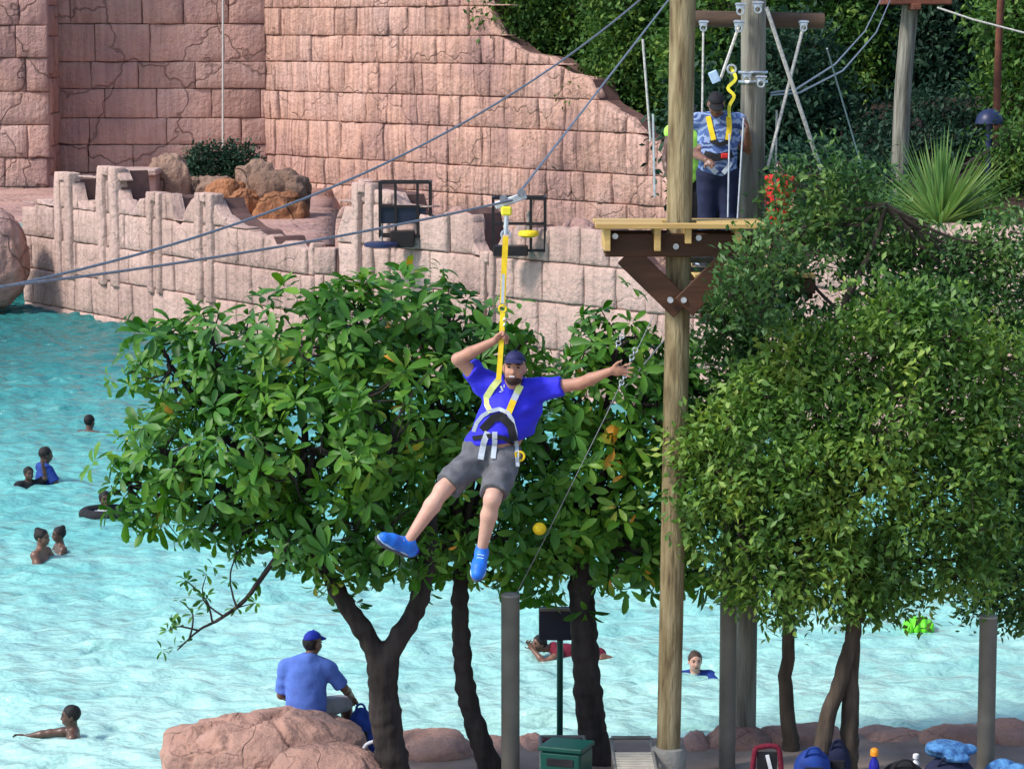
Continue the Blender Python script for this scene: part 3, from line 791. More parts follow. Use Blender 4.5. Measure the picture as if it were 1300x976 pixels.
# rounded stones on the second run, mauve painting the shaded sides of its humps
for k, (x0, x1, y0, y1, Y, nm) in enumerate([(556, 606, 262, 335, 59.6, 'rounded rock in shade tone behind the low wall between the two black frames'), (702, 770, 278, 345, 56.8, 'rounded rock in shade tone on the low wall beside the wooden platform'), (425, 452, 262, 300, 62.5, 'small brown rock capping the low wall beside the return')]):
    boulder(nm, x0, x1, y0, y1 + 60, Y, M['wall_shade'], 160 + k * 7, 0.06, 0.0, sub=26)

class Blob:
    def __init__(s): s.p = []; s.cuts = []; s.subs = []
    def cone(s, a, ra, b, rb, k=0.02, flat=False):
        s.p.append(('c', np.array(a, float), float(ra), np.array(b, float), float(rb), k, flat)); return s
    def ell(s, c, r, ax=None, k=0.03):
        A = np.array([tuple(x) for x in ax]) if ax else np.eye(3)
        s.p.append(('e', np.array(c, float), np.array(r, float), A, k)); return s
    def cut(s, pt, n):
        n = Vector(n).normalized(); s.cuts.append((np.array(pt, float), np.array(n, float))); return s
    def sub(s, c, r, ax=None):
        A = np.array([tuple(x) for x in ax]) if ax else np.eye(3)
        s.subs.append((np.array(c, float), np.array(r, float), A)); return s
    @staticmethod
    def _ell(X, c, r, A):
        q = (X - c) @ A.T
        k0 = np.sqrt(((q / r) ** 2).sum(-1)); k1 = np.sqrt(((q / r ** 2) ** 2).sum(-1)) + 1e-9
        return k0 * (k0 - 1) / k1
    def mesh(s, name, vox, wrinkle=0.0, wscale=42.0):
        lo = np.full(3, 1e9); hi = np.full(3, -1e9); bb = []
        for p in s.p:
            if p[0] == 'c':
                a = np.minimum(p[1] - p[2], p[3] - p[4]); b = np.maximum(p[1] + p[2], p[3] + p[4])
            else:
                a = p[1] - p[2].max(); b = p[1] + p[2].max()
            bb.append((a, b)); lo = np.minimum(lo, a); hi = np.maximum(hi, b)
        lo -= 4 * vox; hi += 4 * vox
        n = np.ceil((hi - lo) / vox).astype(int) + 1
        D = np.full(n, 0.15, dtype=np.float32)
        for p, (a, b) in zip(s.p, bb):
            k = p[5] if p[0] == 'c' else p[4]
            m = 0.03 + k
            i0 = np.clip(np.floor((a - m - lo) / vox).astype(int), 0, n); i1 = np.clip(np.ceil((b + m - lo) / vox).astype(int) + 1, 0, n)
            sl = tuple(slice(x, y) for x, y in zip(i0, i1))
            g = np.stack(np.meshgrid(*[lo[t] + vox * np.arange(i0[t], i1[t]) for t in range(3)], indexing='ij'), -1)
            if p[0] == 'c':
                _, A, ra, B, rb, k, flat = p
                ab = B - A; L2 = ab @ ab + 1e-12
                tt = ((g - A) @ ab) / L2
                t = np.clip(tt, 0, 1)
                d = np.linalg.norm(g - A - t[..., None] * ab, axis=-1) - (ra + (rb - ra) * t)
                if flat:
                    L = math.sqrt(L2)
                    d = np.maximum(d, (tt - 1) * L)
            else:
                d = s._ell(g, p[1], p[2], p[3])
            o = D[sl]
            h = np.clip(0.5 + 0.5 * (d - o) / k, 0, 1)
            D[sl] = d + (o - d) * h - k * h * (1 - h) if False else (d * (1 - h) + o * h - k * h * (1 - h))
        G3 = None
        if s.cuts or s.subs or wrinkle:
            G3 = np.stack(np.meshgrid(*[lo[t] + vox * np.arange(n[t]) for t in range(3)], indexing='ij'), -1)
        if wrinkle:
            w = np.zeros(n, dtype=np.float32)
            r = np.random.default_rng(len(name))
            for q in range(7):
                kd = r.normal(size=3); kd[2] *= 0.8; kd *= wscale * r.uniform(.6, 1.6) / np.linalg.norm(kd)
                kd2 = r.normal(size=3) * 5
                w += np.sin(G3 @ kd + 1.5 * np.sin(G3 @ kd2) + r.uniform(0, 6))
            D += wrinkle * w / 4
        for c, nn in s.cuts:
            D = np.maximum(D, (G3 - c) @ nn)
        for c, r_, A in s.subs:
            D = np.maximum(D, -s._ell(G3, c, r_, A))
        # surface nets
        S = D < 0
        c8 = [S[i:n[0] - 1 + i, j:n[1] - 1 + j, k:n[2] - 1 + k] for i in (0, 1) for j in (0, 1) for k in (0, 1)]
        cnt = sum(x.astype(np.int8) for x in c8)
        mask = (cnt > 0) & (cnt < 8)
        idx = -np.ones(mask.shape, dtype=np.int64); ci = np.argwhere(mask); idx[mask] = np.arange(len(ci))
        acc = np.zeros((len(ci), 3)); num = np.zeros(len(ci))
        cor = [(i, j, k) for i in (0, 1) for j in (0, 1) for k in (0, 1)]
        for a in cor:
            for ax in range(3):
                if a[ax] == 1: continue
                b = list(a); b[ax] = 1
                va = D[ci[:, 0] + a[0], ci[:, 1] + a[1], ci[:, 2] + a[2]]; vb = D[ci[:, 0] + b[0], ci[:, 1] + b[1], ci[:, 2] + b[2]]
                x = (va < 0) != (vb < 0)
                t = np.where(x, va / (va - vb + 1e-12), 0)
                pos = np.tile(np.array(a, float), (len(ci), 1)); pos[:, ax] += t
                acc[x] += pos[x]; num[x] += 1
        V = lo + vox * (ci + acc / num[:, None])
        Fs = []
        for ax in range(3):
            o1, o2 = [(1, 2), (2, 0), (0, 1)][ax]
            sa = [slice(None)] * 3; sb = [slice(None)] * 3
            sa[ax] = slice(0, n[ax] - 1); sb[ax] = slice(1, n[ax])
            e = S[tuple(sa)] != S[tuple(sb)]
            q = np.argwhere(e)
            q = q[(q[:, o1] > 0) & (q[:, o2] > 0) & (q[:, o1] < n[o1] - 1) & (q[:, o2] < n[o2] - 1)]
            def cell(d1, d2):
                c = q.copy(); c[:, o1] += d1; c[:, o2] += d2
                return idx[c[:, 0], c[:, 1], c[:, 2]]
            f = np.stack([cell(-1, -1), cell(0, -1), cell(0, 0), cell(-1, 0)], -1)
            inside = S[q[:, 0], q[:, 1], q[:, 2]]
            f[~inside] = f[~inside][:, ::-1]
            Fs.append(f)
        return fast_mesh(name, V, np.vstack(Fs), True)


# ================================================================== TREES AND PLANTS
LEAF_BIG = [  # obovate leaf, stem at origin, along +x, folded on the midrib, drooping
    np.array([(0, 0, 0), (.30, .15, .035), (.30, 0, 0), (.30, -.15, .035), (.66, .215, .02), (.66, 0, -.03), (.66, -.215, .02), (.88, .14, -.05), (.88, 0, -.085), (.88, -.14, -.05), (1.0, 0, -.14)]),
    np.array([(0, 0, 0), (.28, .13, .05), (.28, 0, .015), (.28, -.13, .05), (.62, .20, .0), (.62, 0, -.06), (.62, -.20, .0), (.86, .14, -.12), (.86, 0, -.16), (.86, -.14, -.12), (.97, 0, -.25)]),
    np.array([(0, 0, 0), (.32, .16, .05), (.32, 0, .03), (.32, -.15, .06), (.68, .22, .06), (.68, 0, .03), (.68, -.20, .07), (.9, .13, .03), (.9, 0, 0), (.9, -.14, .03), (1.02, 0, -.03)])]
LEAF_BIG_T = np.array([(0, 2, 1), (0, 3, 2), (1, 2, 5), (1, 5, 4), (2, 3, 6), (2, 6, 5), (4, 5, 8), (4, 8, 7), (5, 6, 9), (5, 9, 8), (7, 8, 10), (8, 9, 10)])
LEAF_SM = np.array([(0, 0, 0), (.5, .27, .06), (.5, -.27, .06), (1.0, 0, -.05), (.5, 0, -.02)])
LEAF_SM_T = np.array([(0, 4, 1), (0, 2, 4), (1, 4, 3), (4, 2, 3)])

def orient(dirs, roll=None):
    """frames for N leaves: x along dir, z as near to up as possible with random roll"""
    d = dirs / np.linalg.norm(dirs, axis=1, keepdims=True)
    up = np.tile(np.array([0, 0, 1.0]), (len(d), 1)) + 0.001
    y = np.cross(up, d); y /= np.linalg.norm(y, axis=1, keepdims=True) + 1e-9
    z = np.cross(d, y)
    if roll is not None:
        c, s_ = np.cos(roll)[:, None], np.sin(roll)[:, None]
        y, z = y * c + z * s_, z * c - y * s_
    return np.stack([d, y, z], axis=2)          # columns

def leaves_mesh(name, pos, frames, size, tmpl, tris):
    N = len(pos); m = len(tmpl)
    V = np.einsum('nij,mj->nmi', frames, tmpl * np.array([1, 0.86, 1])) * size[:, None, None] + pos[:, None, :]
    F = tris[None, :, :] + (np.arange(N) * m)[:, None, None]
    return fast_mesh(name, V.reshape(-1, 3), F.reshape(-1, 3))

def lobes_from_px(lobes, Y0):
    out = []
    for l in lobes:
        cx, cy, rx, ry = l[:4]; dy = l[4] if len(l) > 4 else 0.0
        s = ppm(Y0 + dy)
        out.append((np.array(P(cx, cy, Y0 + dy)), np.array([rx / s, 0.5 * (rx + ry) / s * 0.85, ry / s])))
    return out

def sample_lobes(lobes, dens, shell=(0.66, 1.06), rough=0.34, rg=nrg):
    """points near lobe surfaces, with outward directions, not deep inside other lobes"""
    PT, DR = [], []
    for c, r in lobes:
        area = 4 * math.pi * ((r[0] * r[1]) ** 1.6 / 3 + (r[0] * r[2]) ** 1.6 / 3 + (r[1] * r[2]) ** 1.6 / 3) ** (1 / 1.6)
        n = int(area * dens)
        d = rg.normal(size=(n, 3)); d /= np.linalg.norm(d, axis=1, keepdims=True)
        k = rg.uniform(*shell, size=(n, 1))
        bump = np.array([mnoise.noise(Vector(x * 2.2) + Vector(c)) for x in d])[:, None]
        p = c + d * r * (k + rough * bump)
        PT.append(p); DR.append(d / r * r.mean())
    PT = np.vstack(PT); DR = np.vstack(DR)
    keep = np.ones(len(PT), bool)
    for c, r in lobes:
        keep &= np.linalg.norm((PT - c) / r, axis=1) > 0.55
    return PT[keep], DR[keep]

def limb(mb, pts, r0, r1, n=9, wob=0.02):
    q = smooth_path(pts, 5)
    k = len(q) - 1
    q = [p + Vector((rnd.uniform(-wob, wob), rnd.uniform(-wob, wob), 0)) * (1 if 0 < i < k else 0) for i, p in enumerate(q)]
    mb.tube(q, [r0 + (r1 - r0) * (i / k) ** 0.8 for i in range(k + 1)], n)
    return mb

def twigs(root, tips, anchors, material, r=(0.014, 0.005), share=1.0, name='twig'):
    """fine branches from the nearest anchor to sampled tips, one joined part"""
    mb = MB()
    A = np.array([tuple(a) for a in anchors])
    for t in tips:
        if rnd.random() > share: continue
        i = np.argmin(((A - t) ** 2).sum(1))
        a = Vector(A[i]); b = Vector(t)
        m = a.lerp(b, 0.5) + Vector((rnd.uniform(-.08, .08), rnd.uniform(-.08, .08), rnd.uniform(-.1, .02)))
        mb.tube([a, m, b], [r[0], (r[0] + r[1]) / 2, r[1]], 4, cap=False)
    if not mb.v: return
    o = mb.build(name, material, root, True)
    tag(o, kind='stuff')

BIG_DATA = []
for k, t in enumerate(LEAF_BIG):
    me_ = fast_mesh('leaf', t * np.array([1, 0.86, 1]), LEAF_BIG_T); me_.materials.append(M['leaf_big']); BIG_DATA.append(me_)

def big_leaf_tree(label, base, trunk_paths, lobes_px, Y0, dens, n_obj, seed):
    rg = np.random.default_rng(seed)
    root = thing('broadleaf_tree', base, label, 'tree')
    tb = Blob()
    for pts, r0, r1 in trunk_paths:
        q = smooth_path(pts, 3); kk = len(q) - 1
        for i in range(kk):
            wv = lambda t: (r0 + (r1 - r0) * (t / kk)) * (1 + .07 * math.sin(t * 2.3 + r0 * 50))
            tb.cone(q[i], wv(i), q[i + 1], wv(i + 1), .05)
    link('trunk', tb.mesh('trunk', .022, wrinkle=.012, wscale=40), M['bark_dark'], root)
    lobes = lobes_from_px(lobes_px, Y0)
    PT, DR = sample_lobes(lobes, dens, rg=rg)
    ends = [Vector(p[0][-1]) for p in trunk_paths]
    anchors = []
    bb = MB()
    for c, r in lobes:
        c = Vector(c); e = min(ends, key=lambda q: (q - c).length)
        mid = e.lerp(c, 0.55) - Vector((0, 0, 0.12))
        limb(bb, [e, mid, c], 0.05, 0.022, 7)
        anchors += [c, mid, c.lerp(e, .25)]
        for _ in range(5):
            d = Vector(rg.normal(size=3)).normalized()
            q = c + Vector((d.x * r[0], d.y * r[1], d.z * r[2])) * 0.55
            limb(bb, [c, c.lerp(q, .5) + Vector((0, 0, .04)), q], 0.02, 0.009, 5)
            anchors.append(q)
    bb.build('branch', M['bark_dark'], root, True)
    twigs(root, PT[::2], anchors, M['bark_dark'])
    pos, dr, sz = [], [], []
    nm = []
    for p, d in zip(PT, DR):
        d = d / np.linalg.norm(d)
        ax = d * 0.95 + np.array([0, 0, 0.45]) + rg.normal(size=3) * 0.28
        ax /= np.linalg.norm(ax)
        u = np.cross(ax, [0.3, 0.9, 0.2]); u /= np.linalg.norm(u); w = np.cross(ax, u)
        n = rg.integers(5, 11); ph = rg.uniform(0, 6.28)
        s = rg.uniform(0.12, 0.255)
        if rg.random() < .16: p = p + ax * rg.uniform(.08, .30)
        for k in range(n):
            a = ph + 2 * math.pi * k / n + rg.normal() * .2
            tilt = rg.uniform(-0.25, 0.65)
            l = (u * math.cos(a) + w * math.sin(a)) * math.cos(tilt) + ax * math.sin(tilt) + np.array([0, 0, -0.14])
            l /= np.linalg.norm(l)
            pos.append(p + l * 0.02 + rg.normal(size=3) * .012); dr.append(l); sz.append(s * rg.uniform(0.6, 1.12))
            nm.append(ax * math.cos(tilt) - (u * math.cos(a) + w * math.sin(a)) * math.sin(tilt) + rg.normal(size=3) * .22)
    pos = np.array(pos); dr = np.array(dr); sz = np.array(sz); nm = np.array(nm)
    fx = dr; fy = np.cross(nm, fx); fy /= np.linalg.norm(fy, axis=1, keepdims=True); fz = np.cross(fx, fy)
    fr = np.stack([fx, fy, fz], axis=2)
    order = np.argsort(pos[:, 1] - sz * 2.0)
    front, rest = order[:n_obj], order[n_obj:]
    for t in range(3):
        sel = rest[t::3]
        o = link('foliage', leaves_mesh('foliage', pos[sel], fr[sel], sz[sel], LEAF_BIG[t], LEAF_BIG_T), M['leaf_big'], root)
        tag(o, kind='stuff')
    rl = Vector(root.location)
    for j, i in enumerate(front):
        o = bpy.data.objects.new('leaf', BIG_DATA[j % 3])
        col.objects.link(o); o.parent = root
        m = Matrix([list(fr[i][0]) + [0], list(fr[i][1]) + [0], list(fr[i][2]) + [0], [0, 0, 0, 1]])
        m = m @ Matrix.Scale(float(sz[i]), 4)
        m.translation = Vector(pos[i]) - rl
        o.matrix_local = m
    return root, anchors

GZ = 0.1
def gb(px, Y):                                    # base point on the beach paving in picture column px
    q = P(px, 960, Y); return Vector((q.x, Y, GZ))

# three broad-leaved trees
YA, YB, YC = 26.0, 26.7, 27.1
bA = gb(505, YA)
big_leaf_tree('broad glossy-leaved tree with a thick dark trunk forking low into two limbs', bA,
    [([bA, P(497, 960, YA), P(488, 900, YA), P(486, 845, YA)], 0.15, 0.125),
     ([P(487, 858, YA), P(470, 815, YA), P(438, 765, YA - .05), P(405, 705, YA - .1), P(385, 640, YA)], 0.098, 0.055),
     ([P(487, 855, YA), P(500, 820, YA), P(527, 775, YA), P(542, 725, YA), P(548, 650, YA + .1)], 0.098, 0.06)],
    [(215, 462, 62, 55), (290, 470, 85, 75), (385, 455, 95, 90), (455, 430, 75, 75, .2), (205, 575, 60, 60), (190, 625, 52, 50), (300, 590, 100, 95, -.2), (395, 570, 100, 95, -.4), (260, 640, 70, 50), (345, 665, 75, 50), (430, 660, 90, 70, -.2), (470, 540, 85, 95, -.3), (440, 712, 60, 38), (500, 690, 60, 45, -.3)], YA, 20, 300, 101)
bB = gb(625, YB)
big_leaf_tree('broad glossy-leaved tree on a thin dark leaning trunk', bB,
    [([bB, P(610, 940, YB), P(594, 890, YB), P(586, 830, YB), P(584, 760, YB), P(588, 690, YB)], 0.105, 0.065)],
    [(530, 425, 80, 78, .2), (560, 520, 95, 95, -.2), (520, 610, 90, 80), (600, 600, 85, 95, -.1), (612, 458, 50, 58, .1), (655, 448, 40, 44, .3), (560, 690, 70, 48), (630, 690, 60, 55, .1)], YB, 20, 300, 202)
bC = gb(768, YC)
big_leaf_tree('broad glossy-leaved tree with a straight thick dark trunk beside the navy board', bC,
    [([bC, P(756, 950, YC), P(747, 880, YC), P(741, 800, YC), P(737, 720, YC), P(735, 650, YC)], 0.145, 0.105)],
    [(785, 440, 58, 50, .1), (732, 515, 55, 55), (800, 520, 70, 90, .1), (690, 560, 75, 85, -.1), (745, 600, 90, 85), (810, 640, 75, 85, .2), (690, 670, 85, 75), (770, 700, 80, 55, .1), (835, 705, 48, 55, .4), (880, 610, 42, 75, .3), (872, 705, 40, 48, .3), (885, 490, 38, 60, .3), (850, 560, 50, 70, .3), (832, 470, 45, 50, .2)], YC, 20, 300, 303)

# drooping bare twig of the first tree reaching over the water
def twig_branch():
    Y = YA - 0.3
    b0 = P(385, 668, Y); pts = [b0, P(345, 715, Y), P(312, 760, Y), P(280, 785, Y), P(252, 800, Y), P(225, 825, Y)]
    root = thing('drooping_branch', b0, 'drooping twig with a few small leaves hanging over the water', 'branch')
    mb = MB(); limb(mb, pts, 0.035, 0.006, 7, 0.004); mb.build('stem', M['bark_dark'], root, True)
    mb = MB(); tips = []
    for path in ([(300, 770), (292, 735), (300, 705), (310, 690)], [(270, 790), (262, 762), (245, 745), (238, 738)], [(285, 783), (258, 760), (262, 728)], [(252, 800), (228, 795), (214, 800)], [(318, 752), (330, 740), (336, 722)], [(240, 812), (245, 780), (228, 762)], [(275, 787), (300, 772), (325, 765)]):
        q = [P(x, y, Y + rnd.uniform(-.12, .12)) for x, y in path]
        limb(mb, q, 0.012, 0.004, 5, 0.003); tips += q[1:]
    mb.build('twig', M['bark_dark'], root, True)
    rg = np.random.default_rng(5); pos, dr, sz = [], [], []
    tips += [P(222, 822, Y), P(235, 815, Y), P(205, 825, Y), P(216, 792, Y), P(235, 737, Y), P(262, 757, Y), P(270, 718, Y)]
    for t in tips:
        for k in range(rg.integers(4, 8)):
            d = rg.normal(size=3) + np.array([-.2, 0, .1]); d /= np.linalg.norm(d)
            pos.append(np.array(t) + d * 0.015); dr.append(d); sz.append(rg.uniform(.06, .12))
    pos, dr, sz = np.array(pos), np.array(dr), np.array(sz)
    fr = orient(dr, rg.normal(size=len(dr)) * .5)
    for j in range(len(pos)):
        o = bpy.data.objects.new('leaf', BIG_DATA[j % 3]); col.objects.link(o); o.parent = root
        m = Matrix([list(fr[j][0]) + [0], list(fr[j][1]) + [0], list(fr[j][2]) + [0], [0, 0, 0, 1]]) @ Matrix.Scale(float(sz[j]), 4)
        m.translation = Vector(pos[j]) - Vector(root.location); o.matrix_local = m
twig_branch()

def small_leaf_tree(name, label, base, trunk_paths, lobes, dens, leaf, material, bark, seed, cluster=(5, 9), crad=0.1, shell=(0.55, 1.05), rough=0.3, twig_share=0.25, cat='tree', limb_r=0.04, tw=(0.012, 0.004)):
    rg = np.random.default_rng(seed)
    root = thing(name, base, label, cat)
    if trunk_paths:
        tb = MB()
        for pts, r0, r1 in trunk_paths: limb(tb, pts, r0, r1, 9, 0.012)
        tb.build('trunk', bark, root, True)
    PT, DR = sample_lobes(lobes, dens, shell=shell, rough=rough, rg=rg)
    ends = [Vector(p[0][-1]) for p in trunk_paths] or [Vector(base)]
    anchors = []; bb = MB()
    for c, r in lobes:
        c = Vector(c); e = min(ends, key=lambda q: (q - c).length)
        mid = e.lerp(c, 0.55) + Vector((rnd.uniform(-.1, .1), 0, -0.1))
        limb(bb, [e, mid, c], limb_r, limb_r * .45, 6); anchors += [c, mid]
        for _ in range(5):
            d = Vector(rg.normal(size=3)).normalized()
            q = c + Vector((d.x * r[0], d.y * r[1], d.z * r[2])) * 0.6
            limb(bb, [c, c.lerp(q, .5) + Vector((0, 0, .03)), q], limb_r * .45, limb_r * .2, 5); anchors.append(q)
    bb.build('branch', bark, root, True)
    twigs(root, PT, anchors, bark, r=tw, share=twig_share * min(1, 60 / dens))
    n = rg.integers(cluster[0], cluster[1] + 1, size=len(PT))
    idx = np.repeat(np.arange(len(PT)), n)
    N = len(idx)
    pos = PT[idx] + rg.normal(size=(N, 3)) * crad
    dr = DR[idx] / np.linalg.norm(DR[idx], axis=1, keepdims=True) * 0.5 + rg.normal(size=(N, 3)) * 0.7 + np.array([0, 0, .05])
    fr = orient(dr, rg.normal(size=N) * 0.8)
    sz = rg.uniform(leaf * .7, leaf * 1.25, size=N)
    o = link('foliage', leaves_mesh('foliage', pos, fr, sz, LEAF_SM, LEAF_SM_T), material, root)
    tag(o, kind='stuff')
    return root

# fine-leaved tree in front on the right: V stems
YD, YE = 26.6, 27.6
bD = gb(1060, YD)
b1, b2 = gb(1038, YD), gb(1076, YD + .1)
small_leaf_tree('fine_leaved_tree', 'rounded fine-leaved tree on two stems crossing in a narrow V', bD,
    [([b1, P(1044, 940, YD), P(1058, 890, YD), P(1074, 840, YD), P(1086, 790, YD), P(1095, 700, YD)], 0.095, 0.06),
     ([b2, P(1078, 940, YD + .1), P(1080, 880, YD + .1), P(1082, 810, YD + .1), P(1080, 740, YD + .1), P(1060, 650, YD)], 0.105, 0.06)],
    lobes_from_px([(915, 600, 58, 62, -.3), (965, 560, 70, 62, -.3), (940, 665, 70, 60, -.2), (1020, 590, 62, 58, -.5), (1000, 690, 70, 60, -.2), (1040, 520, 65, 60, -.1), (1090, 460, 70, 65, .1), (1170, 440, 70, 60, 0), (1130, 540, 85, 80, -.3), (1090, 640, 85, 75, -.3), (1215, 510, 70, 75, 0), (1190, 620, 85, 75, -.2), (1070, 735, 85, 48, -.1), (1170, 715, 80, 55, 0), (970, 740, 60, 45, .1), (1100, 762, 40, 28, 0), (1250, 570, 60, 60, .2), (1240, 700, 55, 50, .1), (1015, 455, 48, 42, 0), (960, 500, 42, 36, -.1), (1270, 475, 50, 50, .1), (1130, 400, 55, 40, .1), (880, 560, 26, 30, -.3)], YD),
    38, 0.094, M['leaf_small'], M['bark_mid'], 404, cluster=(16, 32), crad=0.088, rough=0.75, shell=(.5, 1.15))
bE = gb(1003, YE)
small_leaf_tree('fine_leaved_tree', 'open dark fine-leaved tree on a single straight stem behind the platform', bE,
    [([bE, P(1003, 930, YE), P(997, 870, YE), P(1001, 800, YE), P(1000, 640, YE), P(1020, 500, YE), P(1070, 400, YE)], 0.095, 0.04),
     ([P(1050, 440, YE), P(1085, 360, YE), P(1110, 310, YE), P(1125, 260, YE)], 0.04, 0.022),
     ([P(1010, 560, YE), P(975, 470, YE), P(965, 420, YE)], 0.045, 0.02)],
    lobes_from_px([(1035, 245, 50, 38, .2), (1010, 300, 45, 45, .2), (1075, 285, 50, 45, .2), (1120, 300, 45, 36, .3), (1110, 350, 55, 38, .3), (1185, 345, 60, 36, .3), (1240, 345, 50, 36, .4), (1190, 385, 70, 40, .2), (1150, 410, 60, 40, .1), (955, 420, 52, 45, .2), (930, 480, 50, 50, .2), (985, 480, 55, 50, .2), (905, 540, 40, 45, .3), (1000, 400, 30, 24, .3), (1060, 420, 50, 35, .2), (950, 350, 40, 34, -.35), (985, 345, 40, 34, -.3), (1290, 345, 40, 40, .4), (1300, 440, 50, 50, .2), (1215, 325, 45, 26, .3), (1280, 312, 40, 34, .3), (1160, 325, 40, 26, .3), (1080, 230, 36, 26, .2), (1270, 390, 50, 35, .3), (1230, 420, 60, 35, .3), (920, 415, 34, 34, -.3), (958, 335, 28, 30, -1.85), (930, 374, 26, 22, -1.8), (978, 298, 20, 22, -1.85), (965, 385, 40, 30, -1.5)], YE),
    38, 0.082, M['leaf_dark'], M['bark_mid'], 505, cluster=(16, 28), crad=0.09, rough=0.7, limb_r=0.024)
bF = Vector((P(1330, 900, 27.4).x, 27.4, GZ))
small_leaf_tree('fine_leaved_tree', 'fine-leaved tree reaching in beside the short grey anchor post', bF,
    [([bF, P(1335, 850, 27.4), P(1325, 740, 27.4), P(1315, 620, 27.4)], 0.09, 0.05)],
    lobes_from_px([(1285, 560, 60, 75), (1290, 680, 60, 60), (1270, 760, 55, 35, .1), (1330, 620, 60, 90), (1320, 740, 60, 55), (1340, 480, 50, 50)], 27.4),
    75, 0.082, M['leaf_dark'], M['bark_mid'], 606, cluster=(8, 16), crad=0.085, rough=.5)

# trees on the bank behind the walls
hill = bpy.data.objects['hillside']; terr = bpy.data.objects['terrace']
bpy.context.view_layer.update()
def ground_z(X, Y):
    for o in (hill, terr):
        ok, loc, nr, ix = o.ray_cast(Vector((X, Y, 80)), Vector((0, 0, -1)))
        if ok: return loc.z
    return 0.0
def bank_tree(label, px, Y, lobes_px, material, dens, leaf, seed, cat='tree', r=0.18, name='bank_tree', crad=0.22, shell=(0.5, 1.05), cluster=(6, 11)):
    X = P(px, 100, Y).x
    b = Vector((X, Y, ground_z(X, Y) - 0.05))
    lb = lobes_from_px(lobes_px, Y)
    top = max(l[0][2] for l in lb)
    mx = Vector(np.mean([l[0] for l in lb], axis=0)); 
    t = Vector((X * .5 + mx.x * .5, Y, max(b.z + 1.0, mx.z)))
    small_leaf_tree(name, label, b, [([b, b.lerp(t, .5) + Vector((.15, 0, 0)), t], r, r * .5)], lb, dens, leaf, material, M['bark_dark'], seed, cluster=cluster, crad=crad, shell=shell, rough=0.3, twig_share=0.1, limb_r=0.09, tw=(.03, .012), cat=cat)

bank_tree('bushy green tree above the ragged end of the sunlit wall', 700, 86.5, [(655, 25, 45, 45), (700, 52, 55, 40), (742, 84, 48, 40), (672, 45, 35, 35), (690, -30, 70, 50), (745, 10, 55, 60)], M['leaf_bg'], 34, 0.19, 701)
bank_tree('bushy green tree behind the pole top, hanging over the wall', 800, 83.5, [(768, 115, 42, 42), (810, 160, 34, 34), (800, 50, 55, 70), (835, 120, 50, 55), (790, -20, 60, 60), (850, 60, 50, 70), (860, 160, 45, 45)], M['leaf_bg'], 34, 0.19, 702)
bank_tree('olive green tree behind the log crossbeam', 960, 66, [(900, 60, 60, 60), (960, 100, 60, 60), (1020, 60, 60, 55), (1060, 30, 60, 50), (1090, 80, 50, 50), (940, 10, 80, 50), (980, -90, 90, 70), (1010, -200, 90, 80)], M['leaf_bg'], 34, 0.19, 703)  # topmost lobes, out of view, added to shade the hillside
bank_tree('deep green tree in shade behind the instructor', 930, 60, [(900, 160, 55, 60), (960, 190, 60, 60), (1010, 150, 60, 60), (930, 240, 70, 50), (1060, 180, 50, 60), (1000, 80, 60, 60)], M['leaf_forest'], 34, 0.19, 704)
bank_tree('deep green tree left of the far leaning pole', 1100, 68, [(1060, 120, 60, 60), (1110, 60, 60, 70), (1130, 150, 50, 50), (1090, -10, 80, 50), (1110, -110, 90, 70), (1080, -230, 90, 80)], M['leaf_forest'], 34, 0.19, 705)  # high unseen lobes added so the crown shadows the bank
bank_tree('deep green tree between the far leaning pole and the rust red post', 1210, 66, [(1190, 60, 60, 70), (1220, 120, 55, 55), (1170, 130, 50, 50), (1240, 30, 60, 60), (1200, -20, 80, 40), (1200, -120, 90, 70)], M['leaf_forest'], 34, 0.19, 706)  # lobe far above the view added for shade on the slope
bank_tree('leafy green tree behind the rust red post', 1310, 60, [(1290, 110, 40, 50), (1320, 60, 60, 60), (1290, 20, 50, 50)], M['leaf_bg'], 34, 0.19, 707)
bank_tree('leafy green bush below the dark blue dome', 1300, 54, [(1290, 190, 38, 36), (1310, 230, 45, 40), (1268, 225, 26, 24), (1270, 265, 40, 26), (1120, 262, 34, 22)], M['leaf_bg'], 50, 0.13, 708, cat='bush', r=0.06)
bank_tree('shaded shrub on the bank beside the leaning pole foot', 1070, 52, [(1050, 215, 50, 30), (1085, 240, 50, 30), (1010, 230, 40, 40)], M['leaf_forest'], 50, 0.13, 709, cat='bush', r=0.06)
for k, (x0, y0, rx, ry, lab) in enumerate([(262, 205, 24, 20, 'dark green shrub beside the grey topped boulder'), (305, 205, 24, 22, 'dark green shrub beside the thin pale pipe')]):
    bank_tree(lab, x0, 84, [(x0, y0, rx, ry), (x0 - 8, y0 + 10, rx * .7, ry * .7)], M['leaf_forest'], 50, 0.16, 720 + k, cat='shrub', r=0.05, name='shrub', crad=0.12)

bank_tree('low dark bush on the bank in front of the far leaning pole foot', 1185, 59, [(1180, 190, 60, 24), (1120, 185, 40, 26)], M['leaf_forest'], 50, 0.13, 711, cat='bush', r=0.06)  # bush added so the sunny bank soil reads as deep shade
bank_tree('low dark bush on the bank beside the dark blue dome', 1230, 60, [(1225, 180, 40, 28), (1215, 150, 40, 30), (1160, 150, 40, 30)], M['leaf_forest'], 50, 0.13, 712, cat='bush', r=0.06)  # second added bush, its dark leaves stand in for shade on the slope
bank_tree('leafy bush growing round the foot of the spiky yucca', 1225, 50.3, [(1240, 275, 40, 24), (1150, 268, 36, 24), (1200, 292, 60, 18)], M['leaf_bg'], 55, 0.12, 713, cat='bush', r=0.05)
